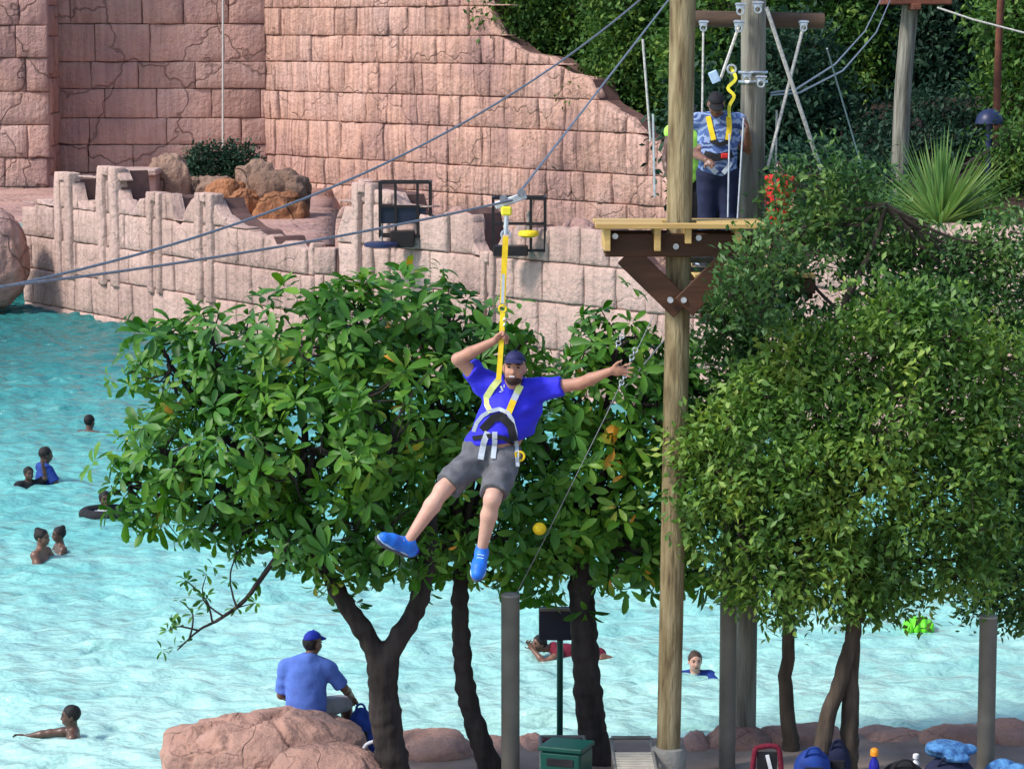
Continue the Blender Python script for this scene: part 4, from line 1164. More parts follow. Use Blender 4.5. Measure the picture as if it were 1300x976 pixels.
# spiky yucca above the low wall
def yucca():
    Y = 49.2; c = P(1193, 288, Y)
    b = Vector((c.x, Y, ground_z(c.x, Y) - .05))
    root = thing('yucca_plant', b, 'spiky yucca with a fan of long bright green blades above the wall', 'yucca')
    MB().tube([b, b + Vector((0.02, 0, .3)), c + Vector((0, 0, -.05))], [.13, .12, .1], 9).build('stem', M['bark_mid'], root, True)
    rg = np.random.default_rng(8)
    for k in range(210):
        a = rg.uniform(0, 6.28); el = rg.uniform(0.15, 1.5)
        d = Vector((math.cos(a) * math.cos(el), math.sin(a) * math.cos(el), math.sin(el)))
        L = rg.uniform(1.15, 1.85); w = 0.036
        sd = d.cross(Vector((0, 0, 1)) + Vector((.01, .02, 0))).normalized(); up = sd.cross(d)
        p0 = c + d * 0.05; mid = p0 + d * L * .5 - Vector((0, 0, .02)); tip = p0 + d * L - Vector((0, 0, .18 * (1 - d.z * .7)))
        v = [p0 - sd * w * .6, p0 + sd * w * .6, mid - sd * w, mid + sd * w, mid - up * .012, tip]
        f = [(0, 1, 3, 4), (0, 4, 2), (2, 4, 5), (4, 3, 5)]
        link('blade', fast_mesh('blade', np.array([tuple(x) for x in v]), f), M['yucca'], root)
yucca()

# ================================================================== PLATFORM, POLES, ROPES
def pole_between(name, label, pts, r0, r1, material, cat='pole', n=18):
    o = thing(name, pts[0], label, cat)
    q = smooth_path(pts, 4); k = len(q) - 1
    MB().tube(q, [r0 + (r1 - r0) * i / k for i in range(k + 1)], n).build('shaft', material, o, True)
    return o

YP = 26.5                                                 # tall wooden pole
pb = gb(848, YP); pt_ = P(868, -70, YP + .05)
pole1 = pole_between('wooden_pole', 'tall round wooden pole carrying the launch platform, set in a concrete collar', [pb, P(854, 700, YP), P(861, 350, YP), pt_], 0.113, 0.122, M['pole'])
MB().lathe(pb - Vector((0, 0, 0.0)), [(0.17, 0), (0.17, 0.26), (0.155, 0.30), (0.125, 0.31)], 20).build('collar', M['concrete'], pole1, True)
YQ = 28.1
qb = Vector((P(945, 900, YQ).x, YQ, GZ)); qt = P(957, -70, YQ)
pole2 = pole_between('wooden_pole', 'grey wooden pole behind the instructor with steel fittings and ropes', [qb, P(949, 600, YQ), P(955, 250, YQ), qt], 0.12, 0.125, M['pole_grey'])
def fitting(parent, px, py, Y, s=0.06):
    mb = MB()
    c = P(px, py, Y)
    mb.box(c, (s * 1.6, s, s * 1.2), bevel=0.01)
    mb.torus(c + Vector((0, -s * .4, -s * .9)), s * .6, s * .16, ((1, 0, 0), (0, 0, 1)), 12, 6)
    mb.tube([c + Vector((-s, -s * .5, s * .3)), c + Vector((s, -s * .5, s * .3))], s * .2, 8)
    mb.build('steel_fitting', M['steel'], parent, True)
for x, y in ((940, 8), (962, 6), (948, 95), (966, 100), (938, 30)):
    fitting(pole2, x, y, YQ - .2, 0.055)
mb = MB()
for y in (92, 104): mb.torus(P(956, y, YQ), 0.135, 0.014, ((1, 0, 0), (0, 1, 0)), 18, 6)
mb.build('steel_band', M['steel'], pole2, True)

# launch platform
ZT = P(0, 284, 26.1).z
x0, x1 = P(757, 280, 26.1).x, P(972, 280, 26.1).x
plat = thing('launch_platform', ((x0 + x1) / 2, 26.8, ZT), 'launch platform with yellow pine deck on brown braced timbers round the tall pole', 'platform')
ny = 6; wy = 0.80 / ny
for k in range(ny):
    yy = 26.1 + wy * (k + .5)
    hole = abs(yy - YP) < 0.2
    pxc = P(862, 285, YP).x
    if not hole:
        MB().box(((x0 + x1) / 2 + rnd.uniform(-.01, .01), yy, ZT - 0.016 - rnd.uniform(0, .003)), (x1 - x0, wy - .008, 0.032), bevel=0.004).build('deck_board', M['deck'], plat)
    else:
        for a, b in ((x0, pxc - .16), (pxc + .16, x1)):
            MB().box(((a + b) / 2, yy, ZT - 0.016), (b - a, wy - .008, 0.032), bevel=0.004).build('deck_board', M['deck'], plat)
# fascia and joists
MB().box(((x0 + x1) / 2, 26.085, ZT - 0.025), (x1 - x0 + .01, 0.022, 0.045), bevel=0.004).build('fascia', M['deck'], plat)
for px in (771, 835, 874, 938):
    q = P(px, 300, 26.12)
    h = 0.22 if px in (771, 835) else 0.15
    MB().box((q.x, 26.50, ZT - 0.036 - h / 2), (0.06, 0.78, h), bevel=0.005).build('joist', M['deck'], plat)
# twin beams either side of the pole
zb0, zb1 = P(0, 326, 26.3).z, P(0, 291, 26.3).z
xb0, xb1 = P(768, 300, 26.3).x, P(955, 300, 26.3).x
for yy in (26.31, 26.70):
    bm = MB().box(((xb0 + xb1) / 2, yy, (zb0 + zb1) / 2 - .02), (xb1 - xb0, 0.075, zb1 - zb0 - .04), bevel=0.008).build('beam', M['beam'], plat)
    if yy < 26.5:
        for px, py in ((781, 300), (887, 302), (858, 313)):
            c = P(px, py, yy - .045)
            MB().tube([c + Vector((0, -.012, 0)), c + Vector((0, .02, 0))], 0.028, 10).build('bolt', M['steel'], bm, True)
def plank(mb, a, b, w, t):
    a, b = Vector(a), Vector(b); d = (b - a); L = d.length; d.normalize()
    n = Vector((0, 1, 0)); s_ = d.cross(n).normalized()
    mb.box((a + b) / 2, (L, w, t), (d, s_, n), bevel=0.006); return mb
for yy in (26.312, 26.70):
    br = plank(MB(), P(795, 323, yy), P(866, 392, yy), 0.23, 0.06).build('brace', M['beam'], plat)
    br2 = plank(MB(), P(926, 332, yy - .072), P(868, 390, yy - .072), 0.23, 0.06).build('brace', M['beam'], plat)
    if yy < 26.5:
        for px in (851, 868):
            c = P(px, 381, yy - .11)
            MB().tube([c + Vector((0, -.01, 0)), c + Vector((0, .05, 0))], 0.028, 10).build('bolt', M['steel'], br2, True)
MB().box(P(895, 330, 27.0), (0.55, 0.07, 0.05)).build('rail', M['pole_grey'], plat)
MB().box(P(895, 342, 27.1), (0.45, 0.07, 0.05)).build('rail', M['pole_grey'], plat)

# landing behind, one step lower
ZL = 4.85
lx0, lx1 = P(876, 330, 28.3).x, P(1022, 330, 28.6).x
land = thing('landing', ((lx0 + lx1) / 2, 28.4, ZL), 'lower timber landing behind the launch platform with dark edge beam', 'landing')
for k in range(10):
    yy = 27.56 + 0.16 * (k + .5)
    gap = abs(yy - YQ) < .2
    parts = [(lx0, lx1)] if not gap else [(lx0, P(957, 330, YQ).x - .15), (P(957, 330, YQ).x + .15, lx1)]
    for a, b in parts:
        MB().box(((a + b) / 2, yy, ZL - .018), (b - a, .15, .036), bevel=.004).build('deck_board', M['deck'], land)
for yy in (27.60, 29.05):
    MB().box(((lx0 + lx1) / 2, yy, ZL - .12), (lx1 - lx0, .07, .14), bevel=.006).build('beam', M['beam'], land)
MB().box((lx1 - .05, 28.35, ZL - .15), (.07, 1.36, .2), bevel=.006).build('beam', M['beam'], land)
bx = P(903, 397, 27.9)
MB().box(bx, (.24, .22, .2), bevel=.01).build('bracket_block', M['beam'], land)
MB().box(bx + Vector((.07, -.125, 0)), (.05, .03, .2), bevel=.004).build('joist_end', M['deck'], land)
for sx in (-.55, .55):
    q = P(957, 330, YQ); bq = Vector((P(951, 450, YQ).x, YQ - .14, ZL - .75))
    plank(MB(), bq, Vector((q.x + sx, YQ - .14, ZL - .06)), .10, .05).build('brace', M['beam'], land)

# log crossbeam near the pole tops
logs = thing('log_crossbeam', P(960, 25, 28.4), 'dark horizontal log lashed behind the grey pole top with hanging rope fittings', 'log')
MB().tube([P(872, 24, 28.32), P(1046, 27, 28.32)], [.085, .08], 14).build('log', M['pole_dark'], logs, True)
for x in (893, 938, 1020): fitting(logs, x, 30, 28.2, .05)

def rope(label, pts, r, material, name='rope', cat='rope', sag=None, group=None):
    q = arc(pts, 14, sag) if sag is not None else pts
    o = MB().tube(q, r, 6).build(name, material, None, True)
    return tag(o, label, cat, group)
rope('thick pale rope crossing from the grey pole top down to the right', [P(973, 10, 27.9), P(1042, 216, 28.2)], .020, M['rope'])
rope('rope from the log fitting slanting down left behind the grey pole', [P(1020, 34, 28.2), P(974, 214, 28.0)], .016, M['rope'])
rope('pale rope from the log fitting down to the blue tag of the instructor', [P(938, 34, 28.15), P(915, 100, 27.95)], .016, M['rope'])
rope('thin rope dropping from the log beside the tall wooden pole', [P(893, 36, 28.2), P(890, 260, 28.1)], .011, M['rope'])
rope('thin rope dropping straight down beside the grey pole', [P(986, 140, 28.3), P(984, 268, 28.3)], .010, M['rope'])
rope('thin dark line slanting down behind the open tree', [P(1050, 62, 29), P(1097, 222, 31)], .009, M['cable'])
rope('first thin tether hanging in front of the instructor legs', [P(926, 170, 27.5), P(924, 276, 27.45)], .008, M['grey_web'], name='tether')
rope('second thin tether hanging beside the instructor', [P(944, 150, 27.5), P(936, 282, 27.45)], .008, M['grey_web'], name='tether')
rope('upper of two slack cables running from the grey pole to the far platform', [P(978, 118, 28.1), P(1010, 114, 28.6), P(1060, 82, 32), P(1098, 40, 40), P(1120, -4, 52), P(1140, -60, 60)], .010, M['cable'], name='cable', cat='cable')
rope('lower of two slack cables running from the grey pole to the far platform', [P(978, 121, 28.1), P(1015, 118, 28.6), P(1070, 90, 32), P(1112, 42, 40), P(1132, -4, 52), P(1150, -60, 60)], .010, M['cable'], name='cable', cat='cable')
rope('slim steel stay hanging in front of the trees left of the tall pole', [P(816, 50, 30), P(826, 180, 30)], .013, M['rope'], name='stay')
rope('short steel stay hanging beside the slim one left of the tall pole', [P(829, 145, 30), P(831, 250, 30)], .012, M['steel'], name='stay')

# zip lines -----------------------------------------------------------
TR = P(652, 254, 19.0)                                     # where the rider's trolley bends the line
end1 = P(-60, 371, 15.2); end2 = P(-60, 377, 15.0)
z1 = [P(866, -22, 26.4), TR] 
o = MB().tube(arc(z1, 10, 0.0) + arc([TR, end1], 16, 0.05)[1:], 0.0085, 6).build('zip_line', M['cable'], None, True)
tag(o, 'grey wire zip line bent under the trolley of the flying rider', 'cable')
o = MB().tube(arc([P(838, -22, 26.4), end2], 36, 0.42), 0.0085, 6).build('zip_line', M['cable'], None, True)
tag(o, 'empty grey wire zip line running free above the loaded one', 'cable')

# guy wire with anchor posts -----------------------------------------
def anchor_post(px, pytop, Y, r, label, material=None, cap=True):
    t = P(px, pytop, Y); b = Vector((t.x, Y, GZ))
    o = thing('anchor_post', b, label, 'post')
    MB().tube([b, t], r, 18).build('shaft', material or M['post'], o, True)
    if cap: MB().lathe(t, [(r * 1.04, -.012), (r * 1.04, .006), (r * .6, .022)], 18).build('cap', M['concrete'], o, True)
    return o, t
p, t1 = anchor_post(648, 755, 26.3, 0.088, 'short grey anchor post between the thin leaning trunk and the green bin')
p, t2 = anchor_post(1255, 782, 26.6, 0.085, 'short grey anchor post standing alone near the sky blue towel')
anchor_post(926, 640, 26.9, 0.082, 'grey post rising into the leaves just behind the tall wooden pole', cap=False)
gw = thing('guy_wire', t1, 'steel guy wire with links rising from the short anchor post to the pole', 'wire')
gpts = [t1 + Vector((.05, 0, 0)), P(692, 683, 26.25), P(768, 530, 26.2), P(830, 400, 26.25)]
MB().tube(gpts, .0042, 6).build('wire', M['cable'], gw, True)
for px, py in ((787, 490), (800, 458), (783, 440)):
    mb = MB()
    for k in range(4):
        c = P(px + k * 2.2, py - k * 4.5, 26.2)
        mb.torus(c, .022, .006, ((1, 0, 0), (0, 0, 1)) if k % 2 else ((0, 1, 0), (0, 0, 1)), 10, 5)
    mb.build('link', M['steel'], gw, True)
MB().ell(P(685, 671, 26.2), (.065, .06, .06)).build('marker_ball', M['yellow'], gw, True)
rope('second slim guy wire passing behind the outstretched hand of the rider', [P(770, 520, 26.9), P(845, 430, 26.6)], .008, M['cable'], name='guy_wire', cat='wire')

# navy board on a slim post
bd = thing('notice_board', gb(710, 27.75), 'dark navy board on a slim post seen beside the thick trunk', 'board')
a = P(684, 770, 27.75); b = P(733, 812, 27.75)
MB().box(((a.x + b.x) / 2, 27.75, (a.z + b.z) / 2), (b.x - a.x, .05, a.z - b.z), bevel=.008).build('panel', M['navy_board'], bd)
MB().box(((a.x + b.x) / 2, 27.72, a.z - .02), (b.x - a.x - .02, .05, .03), bevel=.004).build('top_edge', M['grey_tube'], bd)
q = P(711, 812, 27.78)
MB().tube([Vector((q.x, 27.80, GZ)), Vector((q.x, 27.80, a.z - .05))], .032, 10).build('post', M['bin'], bd, True)

# far platform pole, rust post, dome lamp
X = P(1149, 205, 55).x; zf = ground_z(P(1142, 205, 55).x, 55)
fp = pole_between('wooden_pole', 'far leaning grey wooden pole on the shaded bank holding a brown platform', [Vector((P(1142, 205, 55).x, 55, zf - .1)), P(1146, 120, 55), P(1156, 5, 55)], .17, .16, M['pole_grey'])
MB().box(P(1162, 2, 55), (1.25, 1.2, .14), bevel=.02).build('platform', M['rust'], fp)
MB().box(P(1160, 9, 54.6), (.16, .9, .12), bevel=.01).build('bearer', M['rust'], fp)
pole_between('post', 'slim rust red timber post in front of the bank trees', [Vector((P(1266, 90, 56).x, 56, ground_z(P(1266, 90, 56).x, 56) - .1)), P(1267, 80, 56), P(1272, -30, 56)], .075, .07, M['rust'], cat='post')
rope('pale slack line crossing in front of the rust red post', [P(1190, 10, 56), P(1235, 25, 55.6), P(1300, 42, 55.4)], .02, M['rope'], name='line', cat='line')
dl = thing('dome_lamp', Vector((P(1256, 150, 54).x, 54, ground_z(P(1256, 150, 54).x, 54) - .05)), 'dark blue dome lamp on a post among the bank bushes', 'lamp')
c = P(1256, 157, 54)
MB().ell(c, (.27, .27, .28), z0=0.0).build('dome', M['dome'], dl, True)
MB().tube([Vector(dl.location), c + Vector((0, 0, .02))], .07, 10).build('post', M['dome'], dl, True)

# black frames on the low wall ----------------------------------------
def black_frame(label, px0, px1, py0, py1, vbars, hbars, Y, tray):
    a = P(px0, py0, Y); b = P(px1, py1, Y)
    t = .055
    o = thing('steel_frame', Vector(((a.x + b.x) / 2, Y, b.z)), label, 'frame')
    for dy in (0.0, 0.55):
        for x in [a.x, b.x] + ([P(v, py0, Y).x for v in vbars] if dy == 0 else []):
            MB().box((x, Y + dy, (a.z + b.z) / 2), (t, t, a.z - b.z)).build('upright', M['black_steel'], o)
        for z in [a.z, b.z] + ([P(px0, h, Y).z for h in hbars] if dy == 0 else []):
            MB().box(((a.x + b.x) / 2, Y + dy - .003, z), (b.x - a.x + t * 1.05, t * 1.05, t)).build('crossbar', M['black_steel'], o)
    for x in (a.x, b.x):
        MB().box((x, Y + .275, a.z - .002), (t * .9, .5, t * .9)).build('side_bar', M['black_steel'], o)
    return o, a, b
Y1 = (Vector((*W2a, 0)) + (Vector((*W2b, 0)) - Vector((*W2a, 0))).normalized() * hit_line(500, Vector((*W2a, 0)), Vector((*W2b, 0)))).y - 0.75
f1, a, b = black_frame('black steel frame with two rows of openings above a dark lamp tray', 482, 546, 232, 300, [502, 530], [262], Y1, True)
MB().box(P(511, 303, Y1 + .1), (.5, .45, .34), bevel=.02).build('box', M['black_steel'], f1)
MB().box(P(512, 273, Y1 + .02), (.95, .02, .36)).build('pane', M['navy_board'], f1)  # dark sheet painting the shadow inside the open frame
Y2 = (Vector((*W2a, 0)) + (Vector((*W2b, 0)) - Vector((*W2a, 0))).normalized() * hit_line(655, Vector((*W2a, 0)), Vector((*W2b, 0)))).y - 0.75
f2, a, b = black_frame('black steel frame standing open on the low wall behind the rider strap', 626, 692, 252, 318, [674], [284], Y2, True)
MB().box(P(648, 318, Y2 + .1), (.7, .4, .2), bevel=.02).build('box', M['black_steel'], f2)
def disc_lamp(label, px, py, Y, r, material):
    o = thing('disc_lamp', P(px, py + 6, Y), label, 'lamp')
    c = P(px, py, Y)
    MB().lathe(c, [(r * .5, -.07), (r, -.03), (r, .03), (r * .85, .06), (r * .2, .075)], 24).build('housing', material, o, True)
    MB().tube([c + Vector((0, .05, .05)), c + Vector((0, .35, .42))], .03, 8).build('bracket', M['grey_tube'], o, True)
disc_lamp('flat dark disc lamp under the two-row black frame', 484, 311, Y1 - .15, .36, M['dome'])
disc_lamp('flat yellow disc lamp inside the open black frame', 671, 297, Y2 - .12, .2, M['yellow'])

# ================================================================== PEOPLE (smooth-blended bodies)
def hand(b, wr, d, pn, pose, k=1.0, side=1):
    """palm, four unequal fingers with knuckle bends, thumb off the side"""
    d = Vector(d).normalized(); pn = Vector(pn); pn = (pn - d * pn.dot(d)).normalized(); sd = d.cross(pn) * side
    wr = Vector(wr)
    palm = wr + d * .048 * k
    b.ell(palm, (.050 * k, .040 * k, .017 * k), (d, sd, pn), .012)
    curl = {'open': (.05, .12, .1), 'relaxed': (.35, .5, .4), 'grip': (1.25, 1.3, .9)}[pose]
    spread = {'open': .22, 'relaxed': .06, 'grip': .03}[pose]
    for i, L in enumerate((.068, .078, .072, .056)):
        off = (i - 1.5) * .0205 * k
        p = palm + d * .040 * k + sd * off
        dd = (d + sd * ((i - 1.5) * spread)).normalized(); a = 0
        for m, fr in enumerate((.45, .32, .23)):
            a += curl[m]
            q = p + (dd * math.cos(a) + pn * math.sin(a)) * L * fr * k
            b.cone(p, (.0098 - .001 * m) * k, q, (.0092 - .001 * m) * k, .003); p = q
    p = wr + d * .025 * k - sd * .032 * k
    td = (d * .75 - sd * .75 + pn * (.35 if pose != 'grip' else .9)).normalized()
    q = p + td * .042 * k; b.cone(p, .0125 * k, q, .0105 * k, .006)
    t2 = (td + d * .5 + (sd * .9 if pose == 'grip' else sd * .1) + pn * .15).normalized()
    b.cone(q, .0105 * k, q + t2 * .032 * k, .0085 * k, .003)

def figure(name, label, base, J, k=1.0, vox=.013, skin='skin_brown', legskin=None, shirt=None, sleeve=.75, bottoms=None, leg_len=.85, shoes=None, hat=None, hair='hair', hair_kind='short', fat=0.0, extra_shirt=(), wrinkle=.004, hem=None, face=True, group=None, hairlen=0.0, beard=False):
    root = thing(name, base, label, 'person', group)
    tu = (J['neck'] - J['pelvis']).normalized()
    tr = (J['sh_r'] - J['sh_l']); tr = (tr - tu * tr.dot(tu)).normalized()
    hf = Vector(J['hf']).normalized(); hu = Vector(J['hu']); hu = (hu - hf * hu.dot(hf)).normalized(); hr = hf.cross(hu)
    tf = tu.cross(tr)
    if tf.dot(Vector(J.get('tf', hf))) < 0: tf = -tf
    tax = (tr, tf, tu); hax = (hr, hf, hu)
    H = J['head']; sw = (J['sh_r'] - J['sh_l']).length / 2
    belly = J['chest'].lerp(J['pelvis'], .55) + tf * fat * .4
    def torso(b, e=0.0, kb=.06):
        b.ell(J['chest'], (sw * .92 + e, .112 * k + fat * .3 + e, .17 * k + e), tax, kb)
        b.ell(belly, (.148 * k + fat * .6 + e, .112 * k + fat + e, .16 * k + e), tax, kb)
        b.ell(J['pelvis'], (.158 * k + fat * .4 + e, .112 * k + fat * .5 + e, .12 * k + e), tax, kb)
        b.cone(J['sh_l'], .058 * k + e, J['neck'] - tu * .02, .055 * k + e, .04)
        b.cone(J['sh_r'], .058 * k + e, J['neck'] - tu * .02, .055 * k + e, .04)
    b = Blob(); torso(b)
    b.cone(J['neck'] - tu * .03 * k, .058 * k, H - hu * .05 * k - hf * .01 * k, .052 * k, .02)
    b.ell(H + hu * .025 * k, (.074 * k, .092 * k, .088 * k), hax, .02)
    b.ell(H - hu * .045 * k + hf * .022 * k, (.060 * k, .066 * k, .066 * k), hax, .03)
    b.cone(H + hu * .012 * k + hf * .086 * k, .010 * k, H - hu * .026 * k + hf * .100 * k, .015 * k, .014)
    for s_ in (-1, 1):
        b.ell(H + hr * .074 * k * s_ - hu * .005 * k - hf * .008, (.012 * k, .02 * k, .030 * k), hax, .006)
        b.ell(H + hr * .034 * k * s_ - hu * .028 * k + hf * .066 * k, (.022 * k, .02 * k, .02 * k), hax, .02)
    b.ell(H - hu * .068 * k + hf * .080 * k, (.026 * k, .012 * k, .012 * k), hax, .012)
    for s_ in (-1, 1):
        b.sub(H + hr * .031 * k * s_ + hu * .012 * k + hf * .098 * k, (.016 * k, .014 * k, .009 * k), hax)
    for q in ('l', 'r'):
        if 'el_' + q in J:
            e, w = J['el_' + q], J['wr_' + q]
            sh = J['sh_' + q]
            b.cone(sh, .056 * k, sh.lerp(e, .45), .050 * k, .03); b.cone(sh.lerp(e, .45), .050 * k, e, .040 * k, .02)
            b.cone(e, .042 * k, e.lerp(w, .35), .043 * k, .02); b.cone(e.lerp(w, .35), .043 * k, w, .027 * k, .015)
            hd = Vector(J.get('hd_' + q, w - e)); pn = Vector(J.get('pn_' + q, (0, -1, 0.1)))
            hand(b, w, hd, pn, J.get('pose_' + q, 'relaxed'), k, 1 if q == 'r' else -1)
    legs = Blob() if legskin else b
    for q in ('l', 'r'):
        if 'kn_' + q in J:
            h, kn, an = J['hip_' + q], J['kn_' + q], J['an_' + q]
            legs.cone(h, .088 * k, kn, .058 * k, .04)
            legs.ell(kn, (.058 * k,) * 3, None, .02)
            cb = kn.lerp(an, .32) + (an - kn).normalized().cross(tr).normalized() * .0
            legs.cone(kn, .052 * k, cb, .057 * k, .02); legs.cone(cb, .057 * k, an, .035 * k, .02)
            if 'toe_' + q in J and not shoes:
                legs.cone(J.get('heel_' + q, an), .034 * k, J['toe_' + q], .022 * k, .02)
    body = link('body', b.mesh('body', vox), M[skin], root)
    if legskin: link('legs', legs.mesh('legs', vox), M[legskin], root)
    if face:
        for s_ in (-1, 1):
            MB().ell(H + hr * .031 * k * s_ + hu * .011 * k + hf * .083 * k, (.013 * k, .008 * k, .007 * k), hax, 10, 6).build('eye', M['eye'], body, True)
            MB().ell(H + hr * .032 * k * s_ + hu * .030 * k + hf * .088 * k, (.020 * k, .008 * k, .005 * k), hax, 8, 5).build('eyebrow', M[hair], body, True)
        MB().ell(H - hu * .060 * k + hf * .086 * k, (.026 * k, .010 * k, .010 * k), hax, 10, 6).build('mouth', M['lips'], body, True)
    if beard:
        m = Blob(); m.ell(H - hu * .075 * k + hf * .03 * k, (.056 * k, .064 * k, .042 * k), hax, .02).cut(H - hu * .070 * k, hu - hf * .35)
        link('beard', m.mesh('beard', .008), M['beard'], body)
    # hair or hat
    if hat:
        m = Blob(); m.ell(H + hu * .035 * k - hf * .004, (.080 * k, .099 * k, .092 * k), hax, .02).cut(H + hu * (.050 * k) , -hu + hf * .18)
        cp = link('cap', m.mesh('cap', .009), M[hat], root)
        bm = MB(); v = []; f = []
        n = 11
        for j, (rad, dz) in enumerate(((0.0, 0.0), (1.0, -.022))):
            for i in range(n):
                a = -.95 + 1.9 * i / (n - 1)
                rr = .086 * k + rad * .066 * k * max(0, math.cos(a * 1.6))
                p = H + hu * (.066 * k + dz * k - .012 * k * abs(math.sin(a)) ** 2) + hr * math.sin(a) * (rr if rad else .080 * k) * .90 + hf * math.cos(a) * (rr if rad else .094 * k)
                v += [p + hu * .004, p - hu * .004]
        for i in range(n - 1):
            a0, a1, b0, b1 = 2 * i, 2 * i + 2, 2 * n + 2 * i, 2 * n + 2 * i + 2
            f += [(a0, b0, b1, a1), (a0 + 1, a1 + 1, b1 + 1, b0 + 1), (b0, b0 + 1, b1 + 1, b1)]
        bm.add(v, f); bm.build('brim', M[hat], cp, True)
        MB().ell(H + hu * .13 * k, (.010, .010, .006), hax, 8, 4).build('button', M[hat], cp, True)
    if hair and (not hat or hairlen):
        m = Blob()
        if hat:
            m.ell(H + hu * .01 * k - hf * .02 * k, (.080 * k, .085 * k, .095 * k), hax, .02).cut(H + hu * .04 * k, hu)
            m.cut(H + hf * .0 * k, hf)
        else:
            m.ell(H + hu * .034 * k - hf * .010 * k, (.083 * k, .098 * k, .092 * k), hax, .02)
            if hairlen: m.cone(H - hf * .05 * k, .065 * k, H - hf * .075 * k - hu * hairlen, .05 * k, .03)
            if hair_kind == 'bun': m.ell(H + hu * .105 * k - hf * .06 * k, (.04 * k,) * 3, None, .02)
            if hair_kind == 'ponytail': m.cone(H + hu * .06 * k - hf * .09 * k, .03 * k, H - hu * .08 * k - hf * .13 * k, .02 * k, .02)
            m.cut(H + hf * .045 * k + hu * .03 * k, hf * 1.0 - hu * 0.75)
            if not hairlen and hair_kind != 'ponytail': m.cut(H - hu * .045 * k, -hu)
        link('hair', m.mesh('hair', .009, wrinkle=.004, wscale=60), M[hair], root)
    if shirt:
        m = Blob(); torso(m, .020, .07)
        for q in ('l', 'r'):
            if 'el_' + q in J and sleeve > 0:
                sh, e, w = J['sh_' + q], J['el_' + q], J['wr_' + q]
                if sleeve <= 1:
                    m.cone(sh, .078 * k, sh.lerp(e, sleeve), .076 * k, .04, True)
                else:
                    m.cone(sh, .078 * k, e, .058 * k, .04); m.cone(e, .058 * k, e.lerp(w, sleeve - 1), .046 * k, .02, True)
        for ex in extra_shirt: m.ell(*ex)
        hp = J.get('hem', J['pelvis'] - tu * .03)
        m.cut(hp, -tu if 'hem_n' not in J else J['hem_n'])
        m.sub(J['neck'] + tu * .035 * k + tf * .02, (.066 * k, .07 * k, .045 * k), tax)
        link('shirt', m.mesh('shirt', vox, wrinkle=wrinkle), M[shirt], root)
    if bottoms:
        m = Blob(); m.ell(J['pelvis'], (.172 * k + fat * .4, .128 * k + fat * .5, .14 * k), tax, .05)
        for q in ('l', 'r'):
            h, kn, an = J['hip_' + q], J['kn_' + q], J['an_' + q]
            if leg_len <= 1: m.cone(h, .112 * k, h.lerp(kn, leg_len), .098 * k, .05, True)
            else:
                m.cone(h, .112 * k, kn, .082 * k, .05); m.cone(kn, .082 * k, kn.lerp(an, leg_len - 1), .066 * k, .03, True)
        m.cut(J['pelvis'] + tu * .07 * k, tu)
        link('trousers' if leg_len > 1 else 'shorts', m.mesh('bottoms', vox, wrinkle=wrinkle), M[bottoms], root)
    if shoes:
        for q in ('l', 'r'):
            an, toe, heel = J['an_' + q], J['toe_' + q], J['heel_' + q]
            fd = (toe - heel).normalized(); up = (an - heel); up = (up - fd * up.dot(fd)).normalized()
            sd = fd.cross(up); ln = (toe - heel).length
            m = Blob()
            m.cone(an - (an - heel) * .15, .045 * k, heel + up * .03, .043 * k, .03)
            m.cone(heel + up * .035 + fd * .01, .045 * k, heel + fd * ln * .62 + up * .03, .050 * k, .03)
            m.cone(heel + fd * ln * .45 + up * .04, .044 * k, heel + fd * ln * .86 + up * .022, .043 * k, .03)
            m.cut(heel - up * .008, -up); m.cut(an + up * .035, up)
            so = link('shoe', m.mesh('shoe', min(vox, .010)), M[shoes], root)
            m = Blob()
            m.ell(heel + fd * ln * .20 - up * .006, (ln * .30, .044 * k, .030), (fd, sd, up), .03)
            m.ell(heel + fd * ln * .68 - up * .006, (ln * .37, .053 * k, .028), (fd, sd, up), .03)
            m.cut(heel + up * .006, up)
            link('sole', m.mesh('sole', .009), M['sole'], so)
            m = Blob()
            m.ell(heel + fd * ln * .20 + up * .008, (ln * .285, .047 * k, .014), (fd, sd, up), .02)
            m.ell(heel + fd * ln * .68 + up * .008, (ln * .345, .0565 * k, .014), (fd, sd, up), .02)
            link('midsole', m.mesh('midsole', .007), M['shoe_trim'], so)
            m = Blob(); m.ell(heel + up * .045 - fd * .012, (.036, .047 * k, .034), (fd, sd, up), .02)
            link('heel_counter', m.mesh('heel_counter', .008), M['cap_blue'], so)
            mb = MB()
            for t in (.35, .45, .55):
                c = heel + fd * ln * t + up * (.088 - .06 * (t - .35))
                mb.tube([c - sd * .022, c + up * .004, c + sd * .022], .005, 5)
            mb.build('lace', M['shoe_trim'], so, True)
    return root

def on_surface(obs, px, py, off):
    """point on a body as seen in picture column/row, pushed out by off"""
    best = None
    for o in obs:
        mi = o.matrix_world.inverted()
        d = ray(px, py).normalized()
        ok, loc, nr, ix = o.ray_cast(mi @ CAM, (mi.to_3x3() @ d).normalized())
        if ok:
            w = o.matrix_world @ loc
            if best is None or (w - CAM).length < (best - CAM).length: best = w
    if best is None: return None
    return best - ray(px, py).normalized() * off

